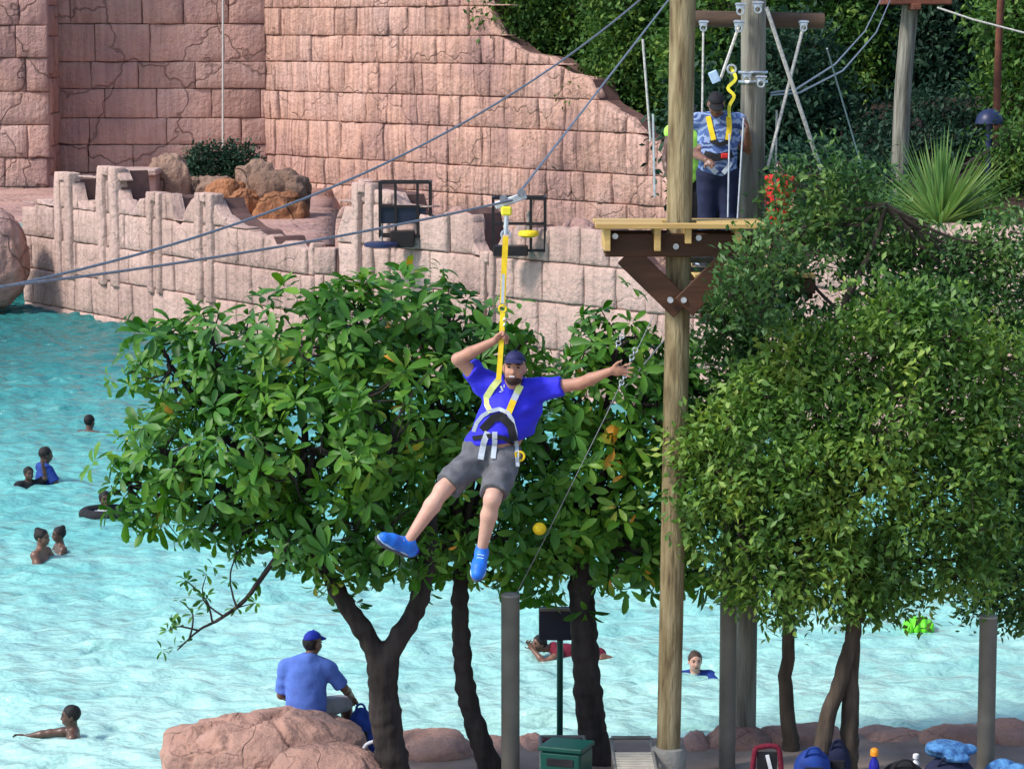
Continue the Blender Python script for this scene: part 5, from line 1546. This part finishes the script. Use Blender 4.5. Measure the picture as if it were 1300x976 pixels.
# --- the rider -------------------------------------------------------
YR = 19.0
J = dict(head=P(653, 468, 18.93), hf=(-.08, -1, .10), hu=(.05, 0, 1), neck=P(650, 489, 19.0), chest=P(648, 514, 19.04), pelvis=P(626, 568, 18.98),
         sh_l=P(615, 486, 19.04), el_l=P(581, 456, 18.96), wr_l=P(627, 433, 18.92), hd_l=(.75, -.05, .55), pn_l=(.5, -.75, -.4), pose_l='grip',
         sh_r=P(688, 494, 19.04), el_r=P(736, 487, 18.96), wr_r=P(775, 471, 18.85), hd_r=(1, -.12, .06), pn_r=(.1, -1, -.15), pose_r='open',
         hip_l=P(609, 577, 18.95), kn_l=P(562, 622, 18.72), an_l=P(520, 684, 18.62), toe_l=P(479, 683, 18.50), heel_l=P(518, 702, 18.70),
         hip_r=P(642, 579, 18.95), kn_r=P(625, 634, 18.66), an_r=P(612, 696, 18.72), toe_r=P(605, 736, 18.56), heel_r=P(611, 707, 18.76),
         hem=P(632, 562, 18.9), hem_n=Vector((.12, .1, -1)))
rider = figure('person', 'man in royal blue shirt and grey shorts flying on the zip line, arm outstretched', P(632, 575, YR), J, k=.97, vox=.0095,
    skin='skin_tan', legskin='skin_leg', shirt='blue_shirt', sleeve=.55, bottoms='shorts', leg_len=.86, shoes='shoe', hat='cap_navy', hair='hair', fat=.035,
    extra_shirt=[(P(670, 522, 19.06), (.085, .09, .14), None, .06), (P(652, 548, 19.03), (.12, .11, .10), None, .06)], wrinkle=.012, beard=True)
bpy.context.view_layer.update()
shirt_o = [c for c in rider.children if c.name.startswith(('shirt', 'shorts', 'body'))]
# smile
hb = [c for c in rider.children if c.name.startswith('body')][0]
q = on_surface([hb], 650, 478, .004)
MB().box(q, (.036, .006, .010), bevel=.002).build('teeth', M['white'], hb)

def strap_on(name, pts, width, material, parent, obs, off=.008, n=5):
    q = []; off += .007
    for (xa, ya), (xb, yb) in zip(pts[:-1], pts[1:]):
        for t in range(n):
            p = on_surface(obs, xa + (xb - xa) * t / n, ya + (yb - ya) * t / n, off)
            if p: q.append(p)
    p = on_surface(obs, *pts[-1], off)
    if p: q.append(p)
    if len(q) < 2: return
    return MB().strap(q, width, .006, Vector((0, -1, 0.1))).build(name, M[material], parent)
har = thing('harness', P(632, 540, YR), 'yellow and grey webbing harness worn by the flying rider', 'harness')
strap_on('shoulder_strap', [(634, 481), (625, 492), (617, 505)], .044, 'lime_web', har, shirt_o)
strap_on('shoulder_strap', [(617, 504), (618, 514), (623, 523)], .034, 'lime_web', har, shirt_o, .010)
strap_on('shoulder_strap', [(661, 489), (656, 499)], .046, 'lime_web', har, shirt_o)
strap_on('shoulder_strap', [(656, 499), (652, 508)], .044, 'grey_web', har, shirt_o, .009)
strap_on('shoulder_strap', [(652, 508), (645, 525)], .044, 'yellow', har, shirt_o, .010)
strap_on('chest_strap', [(622, 522), (612, 528), (605, 537), (601, 548)], .026, 'grey_web', har, shirt_o, .011)
strap_on('chest_strap', [(622, 522), (634, 519), (645, 524), (651, 534)], .026, 'grey_web', har, shirt_o, .012)
strap_on('side_strap', [(650, 532), (654, 548), (656, 566), (657, 592)], .026, 'grey_web', har, shirt_o, .012)
strap_on('waist_pad', [(612, 546), (626, 531), (636, 528), (648, 540), (653, 560)], .055, 'black', har, shirt_o, .008)
strap_on('waist_belt', [(600, 556), (622, 553), (640, 556), (652, 563)], .03, 'black', har, shirt_o, .010)
strap_on('leg_strap', [(619, 548), (614, 562), (610, 583)], .040, 'grey_web', har, shirt_o, .012)
strap_on('leg_strap', [(628, 548), (628, 562), (626, 582)], .034, 'grey_web', har, shirt_o, .012)
strap_on('hip_clip', [(654, 577), (660, 576), (667, 569)], .034, 'yellow', har, shirt_o, .012, 2)
c = on_surface(shirt_o, 660, 579, .02) or P(660, 579, 18.85)
MB().torus(c, .03, .008, ((1, 0, 0), (0, 0, 1)), 12, 6).build('carabiner', M['yellow'], har, True)
q = on_surface(shirt_o, 637, 493, .004)
if q:
    mb = MB(); mb.box(q, (.012, .003, .035), (Vector((1, 0, .4)).normalized(), Vector((0, 1, 0)), Vector((-.4, 0, 1)).normalized()))
    mb.box(q + Vector((.016, 0, .016)), (.007, .003, .022)); mb.box(q + Vector((-.008, 0, -.022)), (.016, .003, .007))
    mb.build('emblem', M['white'], [c for c in rider.children if c.name.startswith('shirt')][0])

# trolley and lanyard
tro = thing('zip_trolley', TR, 'zip line trolley with steel wheels and yellow block above the rider', 'trolley')
ld = (P(866, -22, 26.4) - TR).normalized()
ld = Vector((1, .0, .35)).normalized()
MB().box(TR + Vector((-.02, .0, -.004)), (.22, .03, .05), (ld, Vector((0, 1, 0)), ld.cross(Vector((0, 1, 0)))), bevel=.01).build('body', M['steel'], tro)
for t in (-.07, .055):
    c = TR + ld * t + Vector((0, 0, .028))
    MB().tube([c + Vector((0, -.028, 0)), c + Vector((0, .028, 0))], .028, 14).build('wheel', M['cable'], tro, True)
yb = P(643, 268, 18.99)
MB().box(yb, (.072, .05, .062), bevel=.012).build('block', M['lemon'], tro)
MB().tube([yb + Vector((0, 0, -.03)), P(642, 298, 18.98)], .016, 8).build('shackle', M['steel'], tro, True)
MB().torus(P(642, 298, 18.98), .028, .008, ((1, 0, 0), (0, 0, 1)), 14, 6).build('carabiner', M['steel'], tro, True)
lan = thing('lanyard', P(633, 480, 18.86), 'yellow lanyard from the trolley through the rider hand to his chest', 'lanyard')
MB().strap([P(642, 300, 18.975), P(640, 340, 18.965), P(638, 385, 18.955)], .038, .008, (0, -1, 0)).build('webbing', M['yellow'], lan)
MB().strap([P(639, 348, 18.94), P(638, 385, 18.935)], .02, .004, (0, -1, 0)).build('label_tab', M['grey_web'], lan)
MB().torus(P(638, 392, 18.95), .024, .007, ((1, 0, 0), (0, 0, 1)), 12, 6).build('ring', M['yellow'], lan, True)
MB().strap([P(638, 396, 18.95), P(637, 425, 18.925), P(635, 455, 18.90), P(633, 482, 18.87)], .034, .008, (0, -1, 0)).build('webbing', M['yellow'], lan)
for t in (405, 412):
    MB().torus(P(640, t, 18.945), .016, .005, ((.5, 0, .8), (0, 1, 0)), 10, 5).build('link', M['steel'], lan, True)

# --- the instructor, the hi-vis guide and the waiting child ----------
YI = 27.85
def stand(px, Y, zfoot, h, k, yaw=0.0, **kw):
    """upright figure facing the camera, turned by yaw; returns joints"""
    q = P(px, 200, Y); c = Vector((q.x, Y, zfoot))
    f = Vector((math.sin(yaw), -math.cos(yaw), 0)); r = Vector((f.y, -f.x, 0))
    at = lambda rr, ff, z: c + r * rr * k + f * ff * k + Vector((0, 0, z * k))
    J = dict(head=at(0, .02, 1.62), hf=f, hu=(0, 0, 1), neck=at(0, 0, 1.47), chest=at(0, 0, 1.28), pelvis=at(0, 0, .95),
             sh_r=at(.19, 0, 1.42), sh_l=at(-.19, 0, 1.42), el_r=at(.26, .03, 1.13), el_l=at(-.26, .03, 1.13), wr_r=at(.25, .14, .90), wr_l=at(-.25, .14, .90),
             hip_r=at(.09, 0, .92), hip_l=at(-.09, 0, .92), kn_r=at(.10, .03, .50), kn_l=at(-.10, .03, .50), an_r=at(.10, 0, .09), an_l=at(-.10, 0, .09),
             toe_r=at(.12, .18, .02), toe_l=at(-.12, .18, .02), heel_r=at(.10, -.03, .03), heel_l=at(-.10, -.03, .03), tf=f, hem=at(0, 0, .84))
    J.update(kw); return J, c
J, c = stand(911, YI, ZL, 1.75, 1.04)
J.update(head=P(909, 133, YI - .12), hf=(0, -.8, -.6), hu=(0, -.6, .8), wr_l=P(896, 203, YI - .3), el_l=P(881, 195, YI - .05), hd_l=(.5, -.5, -.4),
         el_r=P(950, 190, YI - .02), wr_r=P(949, 167, YI - .22), hd_r=(-.1, -.3, 1), pn_r=(-1, 0, 0), pose_r='relaxed')
inst = figure('person', 'instructor in blue checked shirt and navy trousers looking down beside the grey pole', c, J, k=1.04, vox=.014, skin='skin_brown', shirt='tartan', sleeve=.8, bottoms='navy', leg_len=1.9, shoes='black', hat='black', hair='hair', fat=.03, hairlen=.001)
bpy.context.view_layer.update()
ish = [q for q in inst.children if q.name.startswith(('shirt', 'trousers'))]
ih = thing('harness', J['pelvis'], 'yellow strapped climbing harness worn by the instructor', 'harness')
strap_on('shoulder_strap', [(899, 148), (902, 162), (906, 178)], .05, 'yellow', ih, ish, .012)
strap_on('shoulder_strap', [(925, 148), (926, 162), (924, 178)], .05, 'yellow', ih, ish, .012)
strap_on('chest_strap', [(902, 178), (914, 184), (926, 179)], .045, 'black', ih, ish, .012)
strap_on('waist_belt', [(894, 196), (910, 200), (930, 196)], .07, 'black', ih, ish, .012)
strap_on('leg_strap', [(898, 206), (904, 214), (910, 220)], .05, 'grey_web', ih, ish, .014)
strap_on('leg_strap', [(928, 206), (923, 214), (918, 220)], .045, 'grey_web', ih, ish, .014)
MB().box(P(920, 198, YI - .28), (.07, .04, .05), bevel=.01).build('buckle', M['red'], ih)
lan2 = thing('lanyard', P(927, 120, 27.75), 'yellow lanyard coiled on the grey pole above the instructor', 'lanyard')
MB().strap(smooth_path([P(927, 85, 27.9), P(934, 100, 27.86), P(924, 112, 27.84), P(932, 122, 27.82), P(926, 135, 27.8), P(926, 150, 27.7)], 4), .032, .012, (0, -1, 0)).build('webbing', M['lemon'], lan2)
MB().torus(P(929, 88, 27.88), .04, .012, ((1, 0, 0), (0, 0, 1)), 12, 6).build('carabiner', M['steel'], lan2, True)
tg = MB().box(P(907, 98, 27.9), (.09, .03, .12), (Vector((.9, 0, .4)).normalized(), Vector((0, 1, 0)), Vector((-.4, 0, .9)).normalized()), bevel=.01).build('rope_tag', M['shoe_trim'], None)
tag(tg, 'pale blue tag hanging on the rope above the instructor cap', 'tag')

J, c = stand(873, 28.6, ZL, 1.7, .95, yaw=.3)
guide = figure('person', 'guide in a lime hi-vis vest mostly hidden behind the tall wooden pole', c, J, k=.95, vox=.016, skin='skin_dark', shirt='lime', sleeve=.0, bottoms='black', leg_len=1.9, shoes='black', hair='hair')
mb = MB()
J2, c2 = stand(989, 28.75, ZL, 1.2, .60, yaw=-.3)
girl = figure('person', 'child in a red shirt standing on the landing among the leaves', c2, J2, k=.60, vox=.013, skin='skin_fair', shirt='red', sleeve=.7, bottoms='red', leg_len=.6, hair='hair_brown', wrinkle=.003)

# --- the man sitting on the boulder ----------------------------------
YS = 27.2
J = dict(head=P(397, 816, YS + .03), hf=(.75, .66, -.08), hu=(0, 0, 1), neck=P(394, 834, YS), chest=P(389, 858, YS), pelvis=P(389, 896, YS - .03), tf=(.4, .9, 0),
         sh_r=P(416, 848, YS + .02), sh_l=P(363, 847, YS + .02), el_r=P(437, 873, YS + .1), wr_r=P(447, 884, YS + .30), hd_r=(.3, .6, -.5), pn_r=(-.3, .2, -1), el_l=P(357, 882, YS + .1), wr_l=P(378, 888, YS + .33),
         hip_r=P(403, 900, YS + .06), hip_l=P(377, 900, YS + .06), kn_r=P(441, 889, YS + .38), an_r=P(438, 934, YS + .42), kn_l=P(412, 893, YS + .48), an_l=P(418, 932, YS + .55),
         toe_r=P(450, 946, YS + .6), heel_r=P(437, 945, YS + .40), toe_l=P(428, 944, YS + .72), heel_l=P(416, 943, YS + .53), hem=P(389, 906, YS - .1))
figure('person', 'man in faded blue shirt and bright blue cap sitting on the boulder, back turned', P(390, 905, YS), J, k=1.0, vox=.012, skin='skin_brown', shirt='blue_back', sleeve=.85, bottoms='khaki', leg_len=.95, shoes='navy', hat='cap_blue', hair='hair', hairlen=.001, fat=.05, wrinkle=.006)

# --- swimmers --------------------------------------------------------
def swimmer(label, px, pyw, hz, yaw, k, skin, hair='hair', shirt=None, kind='short', arm=None, hairlen=0.0):
    b = G(px, pyw, 0.0)
    f = Vector((math.sin(yaw), -math.cos(yaw), 0)); r = Vector((f.y, -f.x, 0))
    at = lambda rr, ff, z: b + r * rr * k + f * ff * k + Vector((0, 0, hz + z * k))
    J = dict(head=at(0, .02, 0), hf=f, hu=(0, 0, 1), neck=at(0, 0, -.15), chest=at(0, 0, -.34), pelvis=at(0, 0, -.67), sh_r=at(.175, 0, -.20), sh_l=at(-.175, 0, -.20),
             el_r=at(.27, .12, -.42), el_l=at(-.27, .12, -.42), wr_r=at(.25, .34, -.5), wr_l=at(-.25, .34, -.5), tf=f, hem=at(0, 0, -.8))
    if arm == 'up': J.update(el_l=at(-.3, .08, -.08), wr_l=at(-.22, .1, .16), hd_l=(0, 0, 1))
    if arm == 'front': J.update(el_r=at(.22, .26, -.25), wr_r=at(.1, .48, -.2), el_l=at(-.22, .26, -.25), wr_l=at(-.1, .48, -.2))
    if arm == 'side': J.update(el_r=at(.2, .25, -.22), wr_r=at(.22, .5, -.26), hd_r=f)
    return figure('person', label, b, J, k=k, vox=.014, skin=skin, shirt=shirt, sleeve=.7, hair=hair, hair_kind=kind, hairlen=hairlen)
swimmer('far swimmer with only a dark head above the water', 113, 549, .19, 2.7, 1.12, 'skin_dark')
swimmer('swimmer in a blue shirt standing chest deep beside another with raised arm', 57, 612, .44, 2.0, 1.12, 'skin_dark', shirt='blue_bag')
swimmer('small dark swimmer raising an arm beside the blue-shirted one', 36, 616, .19, .6, .95, 'skin_dark', shirt='black', arm='up')
swimmer('bare-shouldered girl with tied hair facing a smaller child in the water', 52, 711, .31, 1.3, 1.06, 'skin_brown', kind='bun')
swimmer('small child beside the girl with tied hair in the water', 77, 702, .26, -1.2, .95, 'skin_dark', kind='bun')
swimmer('swimmer seen in profile near the big boulder, shoulder out of the water', 93, 938, .24, -1.45, .98, 'skin_dark', arm='side')
swimmer('fair boy in a blue shirt facing the beach between the wooden poles', 882, 853, .13, .1, .98, 'skin_fair', hair='hair_brown', shirt='blue_bag', arm='front')
b = G(133, 652, 0)
swimmer('swimmer in a white top leaning on a dark swim ring under the leaves', 133, 650, .2, .4, 1.08, 'skin_dark', shirt='white', arm='front')
rg_ = MB().torus(b + Vector((.05, -.15, .03)), .33, .09, ((1, 0, 0), (0, 1, 0)), 28, 10).build('swim_ring', M['black'], None, True)
tag(rg_, 'dark inflatable swim ring floating under the leaves', 'swim ring')
# lying swimmer
b = G(715, 833, 0.0)
at = lambda x, y, z: b + Vector((x, y, z))
J = dict(head=at(-.28, -.05, .16), hf=(-.85, -.5, .05), hu=(.1, 0, 1), neck=at(-.13, 0, .10), chest=at(.05, 0, .03), pelvis=at(.40, .05, -.02), tf=(0, 0, -1),
         sh_r=at(-.05, -.16, .06), sh_l=at(-.05, .18, .06), el_r=at(-.22, -.26, -.02), wr_r=at(-.36, -.16, .12), hd_r=(-.4, .1, .8), el_l=at(-.2, .3, -.03), wr_l=at(-.4, .3, -.05),
         hip_r=at(.45, -.05, -.03), hip_l=at(.45, .14, -.03), kn_r=at(.83, -.05, -.12), kn_l=at(.84, .15, -.15), an_r=at(1.2, .0, -.2), an_l=at(1.18, .16, -.2), toe_r=at(1.34, 0, -.2), toe_l=at(1.32, .16, -.2), hem=at(.5, 0, 0))
figure('person', 'swimmer in a maroon top floating flat on the water behind the navy board', b, J, k=.88, vox=.014, skin='skin_brown', shirt='maroon', sleeve=.0, hair='hair', hairlen=.06)

# green float
b = G(1166, 800, 0)
gf = thing('pool_float', b, 'bright lime green inflatable float on the water behind the trees', 'float')
m = Blob()
for x, r_ in ((-.12, .10), (-.04, .14), (.05, .14), (.12, .10)): m.ell(b + Vector((x, 0, .04)), (.07, .2, r_), None, .012)
link('air_tubes', m.mesh('air_tubes', .014), M['green_float'], gf)
MB().tube([b + Vector((.13, -.15, .05)), b + Vector((.15, -.17, .12))], .012, 8).build('valve', M['green_float'], gf, True)

# ================================================================== THINGS ON THE BEACH
def cloth_heap(name, label, px, Y, w, h, material, cat, seed, z0=GZ, d=.35):
    q = P(px, 960, Y); c = Vector((q.x, Y, z0))
    r = random.Random(seed); m = Blob()
    for i in range(9):
        m.ell(c + Vector((r.uniform(-.4, .4) * w, r.uniform(-.4, .4) * d, h * r.uniform(.2, .65))), (w * r.uniform(.18, .34), d * r.uniform(.2, .4), h * r.uniform(.25, .36)), None, .05)
    m.cut(c + Vector((0, 0, .0)), (0, 0, -1))
    o = link(name, m.mesh(name, .012, wrinkle=.016, wscale=24), M[material])
    return tag(o, label, cat)

# green bin
YB_ = 25.7
q = gb(719, YB_)
bn = thing('litter_bin', q, 'dark green square litter bin at the foot of the thick trunk', 'bin')
zt = P(0, 943, YB_).z
rz = Vector((math.cos(.5), math.sin(.5), 0)); ry = Vector((-math.sin(.5), math.cos(.5), 0))
rz, ry = Vector((math.cos(.35), -math.sin(.35), 0)), Vector((math.sin(.35), math.cos(.35), 0))
MB().box(q + Vector((0, 0, (zt - .05 - GZ) / 2)), (.40, .36, zt - .05 - GZ), (rz, ry, Vector((0, 0, 1))), bevel=.02).build('body', M['bin'], bn)
MB().box(q + Vector((0, 0, zt - GZ - .022)), (.43, .39, .045), (rz, ry, Vector((0, 0, 1))), bevel=.015).build('lid', M['bin'], bn)
MB().box(q + rz * .0 - ry * .182 + Vector((0, 0, zt - GZ - .14)), (.26, .012, .07), (rz, ry, Vector((0, 0, 1))), bevel=.004).build('slot', M['black'], bn)

def lounger(label, px0, px1, pytop, Y, slat_mat, towel=None):
    a = P(px0, pytop, Y); b = P(px1, pytop, Y)
    o = thing('sun_lounger', Vector(((a.x + b.x) / 2, Y, GZ)), label, 'lounger', 'slatted loungers')
    top = a.z; w = b.x - a.x
    back = Vector((0, -.45, -1)).normalized()
    L = (top - GZ - .28) / -back.z
    for x in (a.x, b.x):
        MB().tube([Vector((x, Y, top)), Vector((x, Y, top)) + back * L, Vector((x, Y - 1.5, GZ + .28))], .018, 8).build('side_rail', M['grey_tube'], o, True)
        for yy in (Y - .55, Y - 1.4):
            MB().tube([Vector((x, yy, GZ)), Vector((x, yy, GZ + .28))], .018, 8).build('leg', M['grey_tube'], o, True)
    MB().tube([Vector((a.x, Y, top)), Vector((b.x, Y, top))], .02, 8).build('top_rail', M['grey_tube'], o, True)
    n = 6
    for k in range(n):
        c = Vector(((a.x + b.x) / 2, Y, top)) + back * (.09 + k * .085)
        if c.z > GZ + .26: MB().box(c, (w - .03, .055, .014), (Vector((1, 0, 0)), back, Vector((1, 0, 0)).cross(back)), bevel=.004).build('slat', slat_mat, o)
    for k in range(10):
        MB().box(Vector(((a.x + b.x) / 2, Y - .55 - k * .09, GZ + .285)), (w - .03, .055, .014), bevel=.004).build('slat', slat_mat, o)
    return o
lounger('slatted cream lounger with raised back between the thick trunk and the wooden pole', 776, 826, 936, 26.9, M['cream'])
lounger('grey slatted lounger with raised back behind the green bin', 686, 742, 935, 27.0, M['grey_tube'])
cloth_heap('towel', 'maroon towel hung over the grey lounger behind the bin', 700, 26.95, .22, .12, 'maroon', 'towel', 3, z0=P(0, 945, 26.95).z - .04, d=.16)

# chair back draped with a maroon towel
Yc = 26.0
a = P(958, 948, Yc); b = P(990, 948, Yc)
ch = thing('beach_chair', Vector(((a.x + b.x) / 2, Yc, GZ)), 'folding beach chair with dark maroon fabric edge beside the single stem', 'chair')
pts = [Vector((a.x - .03, Yc, GZ)), Vector((a.x, Yc, a.z - .06)), Vector((a.x + .05, Yc, a.z)), Vector((b.x - .05, Yc, a.z + .01)), Vector((b.x, Yc, a.z - .06)), Vector((b.x + .03, Yc, GZ))]
MB().tube(smooth_path(pts, 4), .026, 8).build('frame', M['maroon'], ch, True)
MB().box(Vector(((a.x + b.x) / 2, Yc, (a.z + GZ) / 2)), (b.x - a.x - .05, .02, (a.z - GZ) * .8), bevel=.008).build('backrest', M['black'], ch)
MB().box(Vector(((a.x + b.x) / 2 + .03, Yc - .016, (a.z + GZ) / 2 + .02)), (.035, .01, (a.z - GZ) * .6), (Vector((1, 0, .25)).normalized(), Vector((0, 1, 0)), Vector((-.25, 0, 1)).normalized())).build('stripe', M['white'], ch)
MB().box(Vector(((a.x + b.x) / 2, Yc - .2, GZ + .2)), (b.x - a.x, .4, .03), bevel=.01).build('seat', M['black'], ch)
for x in (a.x, b.x): MB().tube([Vector((x, Yc - .38, GZ)), Vector((x, Yc - .38, GZ + .2))], .016, 8).build('leg', M['maroon'], ch, True)

def bag(label, px, Y, w, h, d, material, name='bag', cat='bag'):
    q = gb(px, Y)
    o = thing(name, q, label, cat)
    m = Blob(); m.ell(q + Vector((0, 0, h * .42)), (w * .5, d * .5, h * .52), None, .04); m.ell(q + Vector((0, 0, h * .2)), (w * .52, d * .52, h * .3), None, .06)
    m.cut(q, (0, 0, -1))
    link('body', m.mesh('bag_body', .012, wrinkle=.008, wscale=18), M[material], o)
    MB().tube(smooth_path([q + Vector((-w * .25, -d * .3, h * .75)), q + Vector((-w * .12, -d * .42, h * 1.02)), q + Vector((w * .12, -d * .42, h * 1.02)), q + Vector((w * .25, -d * .3, h * .75))], 4), .012, 6).build('handle', M[material], o, True)
    MB().box(q + Vector((0, -d * .5, h * .35)), (w * .5, .03, h * .3), bevel=.01).build('pocket', M['black'], o)
    return o
bag('blue beach bag between the single stem and the leaning stem', 1032, 26.4, .34, .34, .25, 'blue_bag')
bag('dark blue bag behind the crossing stems', 1062, 26.6, .26, .36, .22, 'navy')
bag('black rounded backpack beside the blue bottle', 1147, 26.0, .42, .33, .3, 'black', name='backpack', cat='backpack')
bag('dark bag lying under the sky blue towel', 1205, 26.1, .5, .34, .34, 'navy')
bag('bright blue bag on the rocks at the feet of the seated man', 459, 27.45, .26, .50, .24, 'blue_bag')
cloth_heap('towel', 'crumpled sky blue towel lying on the dark bag', 1208, 26.1, .36, .17, 'teal_towel', 'towel', 5, z0=GZ + .30)
cloth_heap('towel', 'sky blue towel spilled beside the short anchor post', 1285, 26.2, .42, .26, 'teal_towel', 'towel', 6)
cloth_heap('towel', 'white and blue towel heap under the blue beach bag', 1018, 25.95, .26, .24, 'white', 'towel', 8)
cloth_heap('towel', 'red and white towel heap beside the thin leaning trunk', 596, 26.0, .16, .24, 'white', 'towel', 9)
cloth_heap('towel', 'dark blue towel on the ground beside the forked trunk', 560, 26.1, .35, .20, 'blue_bag', 'towel', 10)
cloth_heap('towel', 'red cloth on the ground next to the white towel', 575, 25.95, .2, .2, 'red', 'towel', 12)
cloth_heap('towel', 'pale towel heap beside the bin', 672, 25.9, .2, .22, 'white', 'towel', 13)
def bottle(label, px, Y, pytop, r, m1, m2):
    q = gb(px, Y); h = P(px, pytop, Y).z - GZ
    o = thing('bottle', q, label, 'bottle')
    MB().lathe(q, [(r, 0), (r, h * .62), (r * .8, h * .72), (r * .42, h * .8), (r * .42, h * .86)], 16).build('body', M[m1], o, True)
    MB().lathe(q, [(r * .75, h * .84), (r * .8, h * .9), (r * .75, h * .97), (r * .4, h)], 14).build('cap', M[m2], o, True)
bottle('blue bottle with an orange cap standing on the paving', 1110, 25.9, 949, .05, 'bottle', 'orange')
bottle('small white bottle behind the black backpack', 1163, 26.3, 956, .04, 'white', 'white')
# white hoop handle by the trunk foot
o = MB().tube(smooth_path([P(460, 958, 26.3), P(464, 946, 26.3), P(474, 941, 26.3), P(482, 942, 26.3)], 4), .018, 8).build('hose', M['white'], None, True)
tag(o, 'short white curved hose end between the boulder and the forked trunk', 'hose')
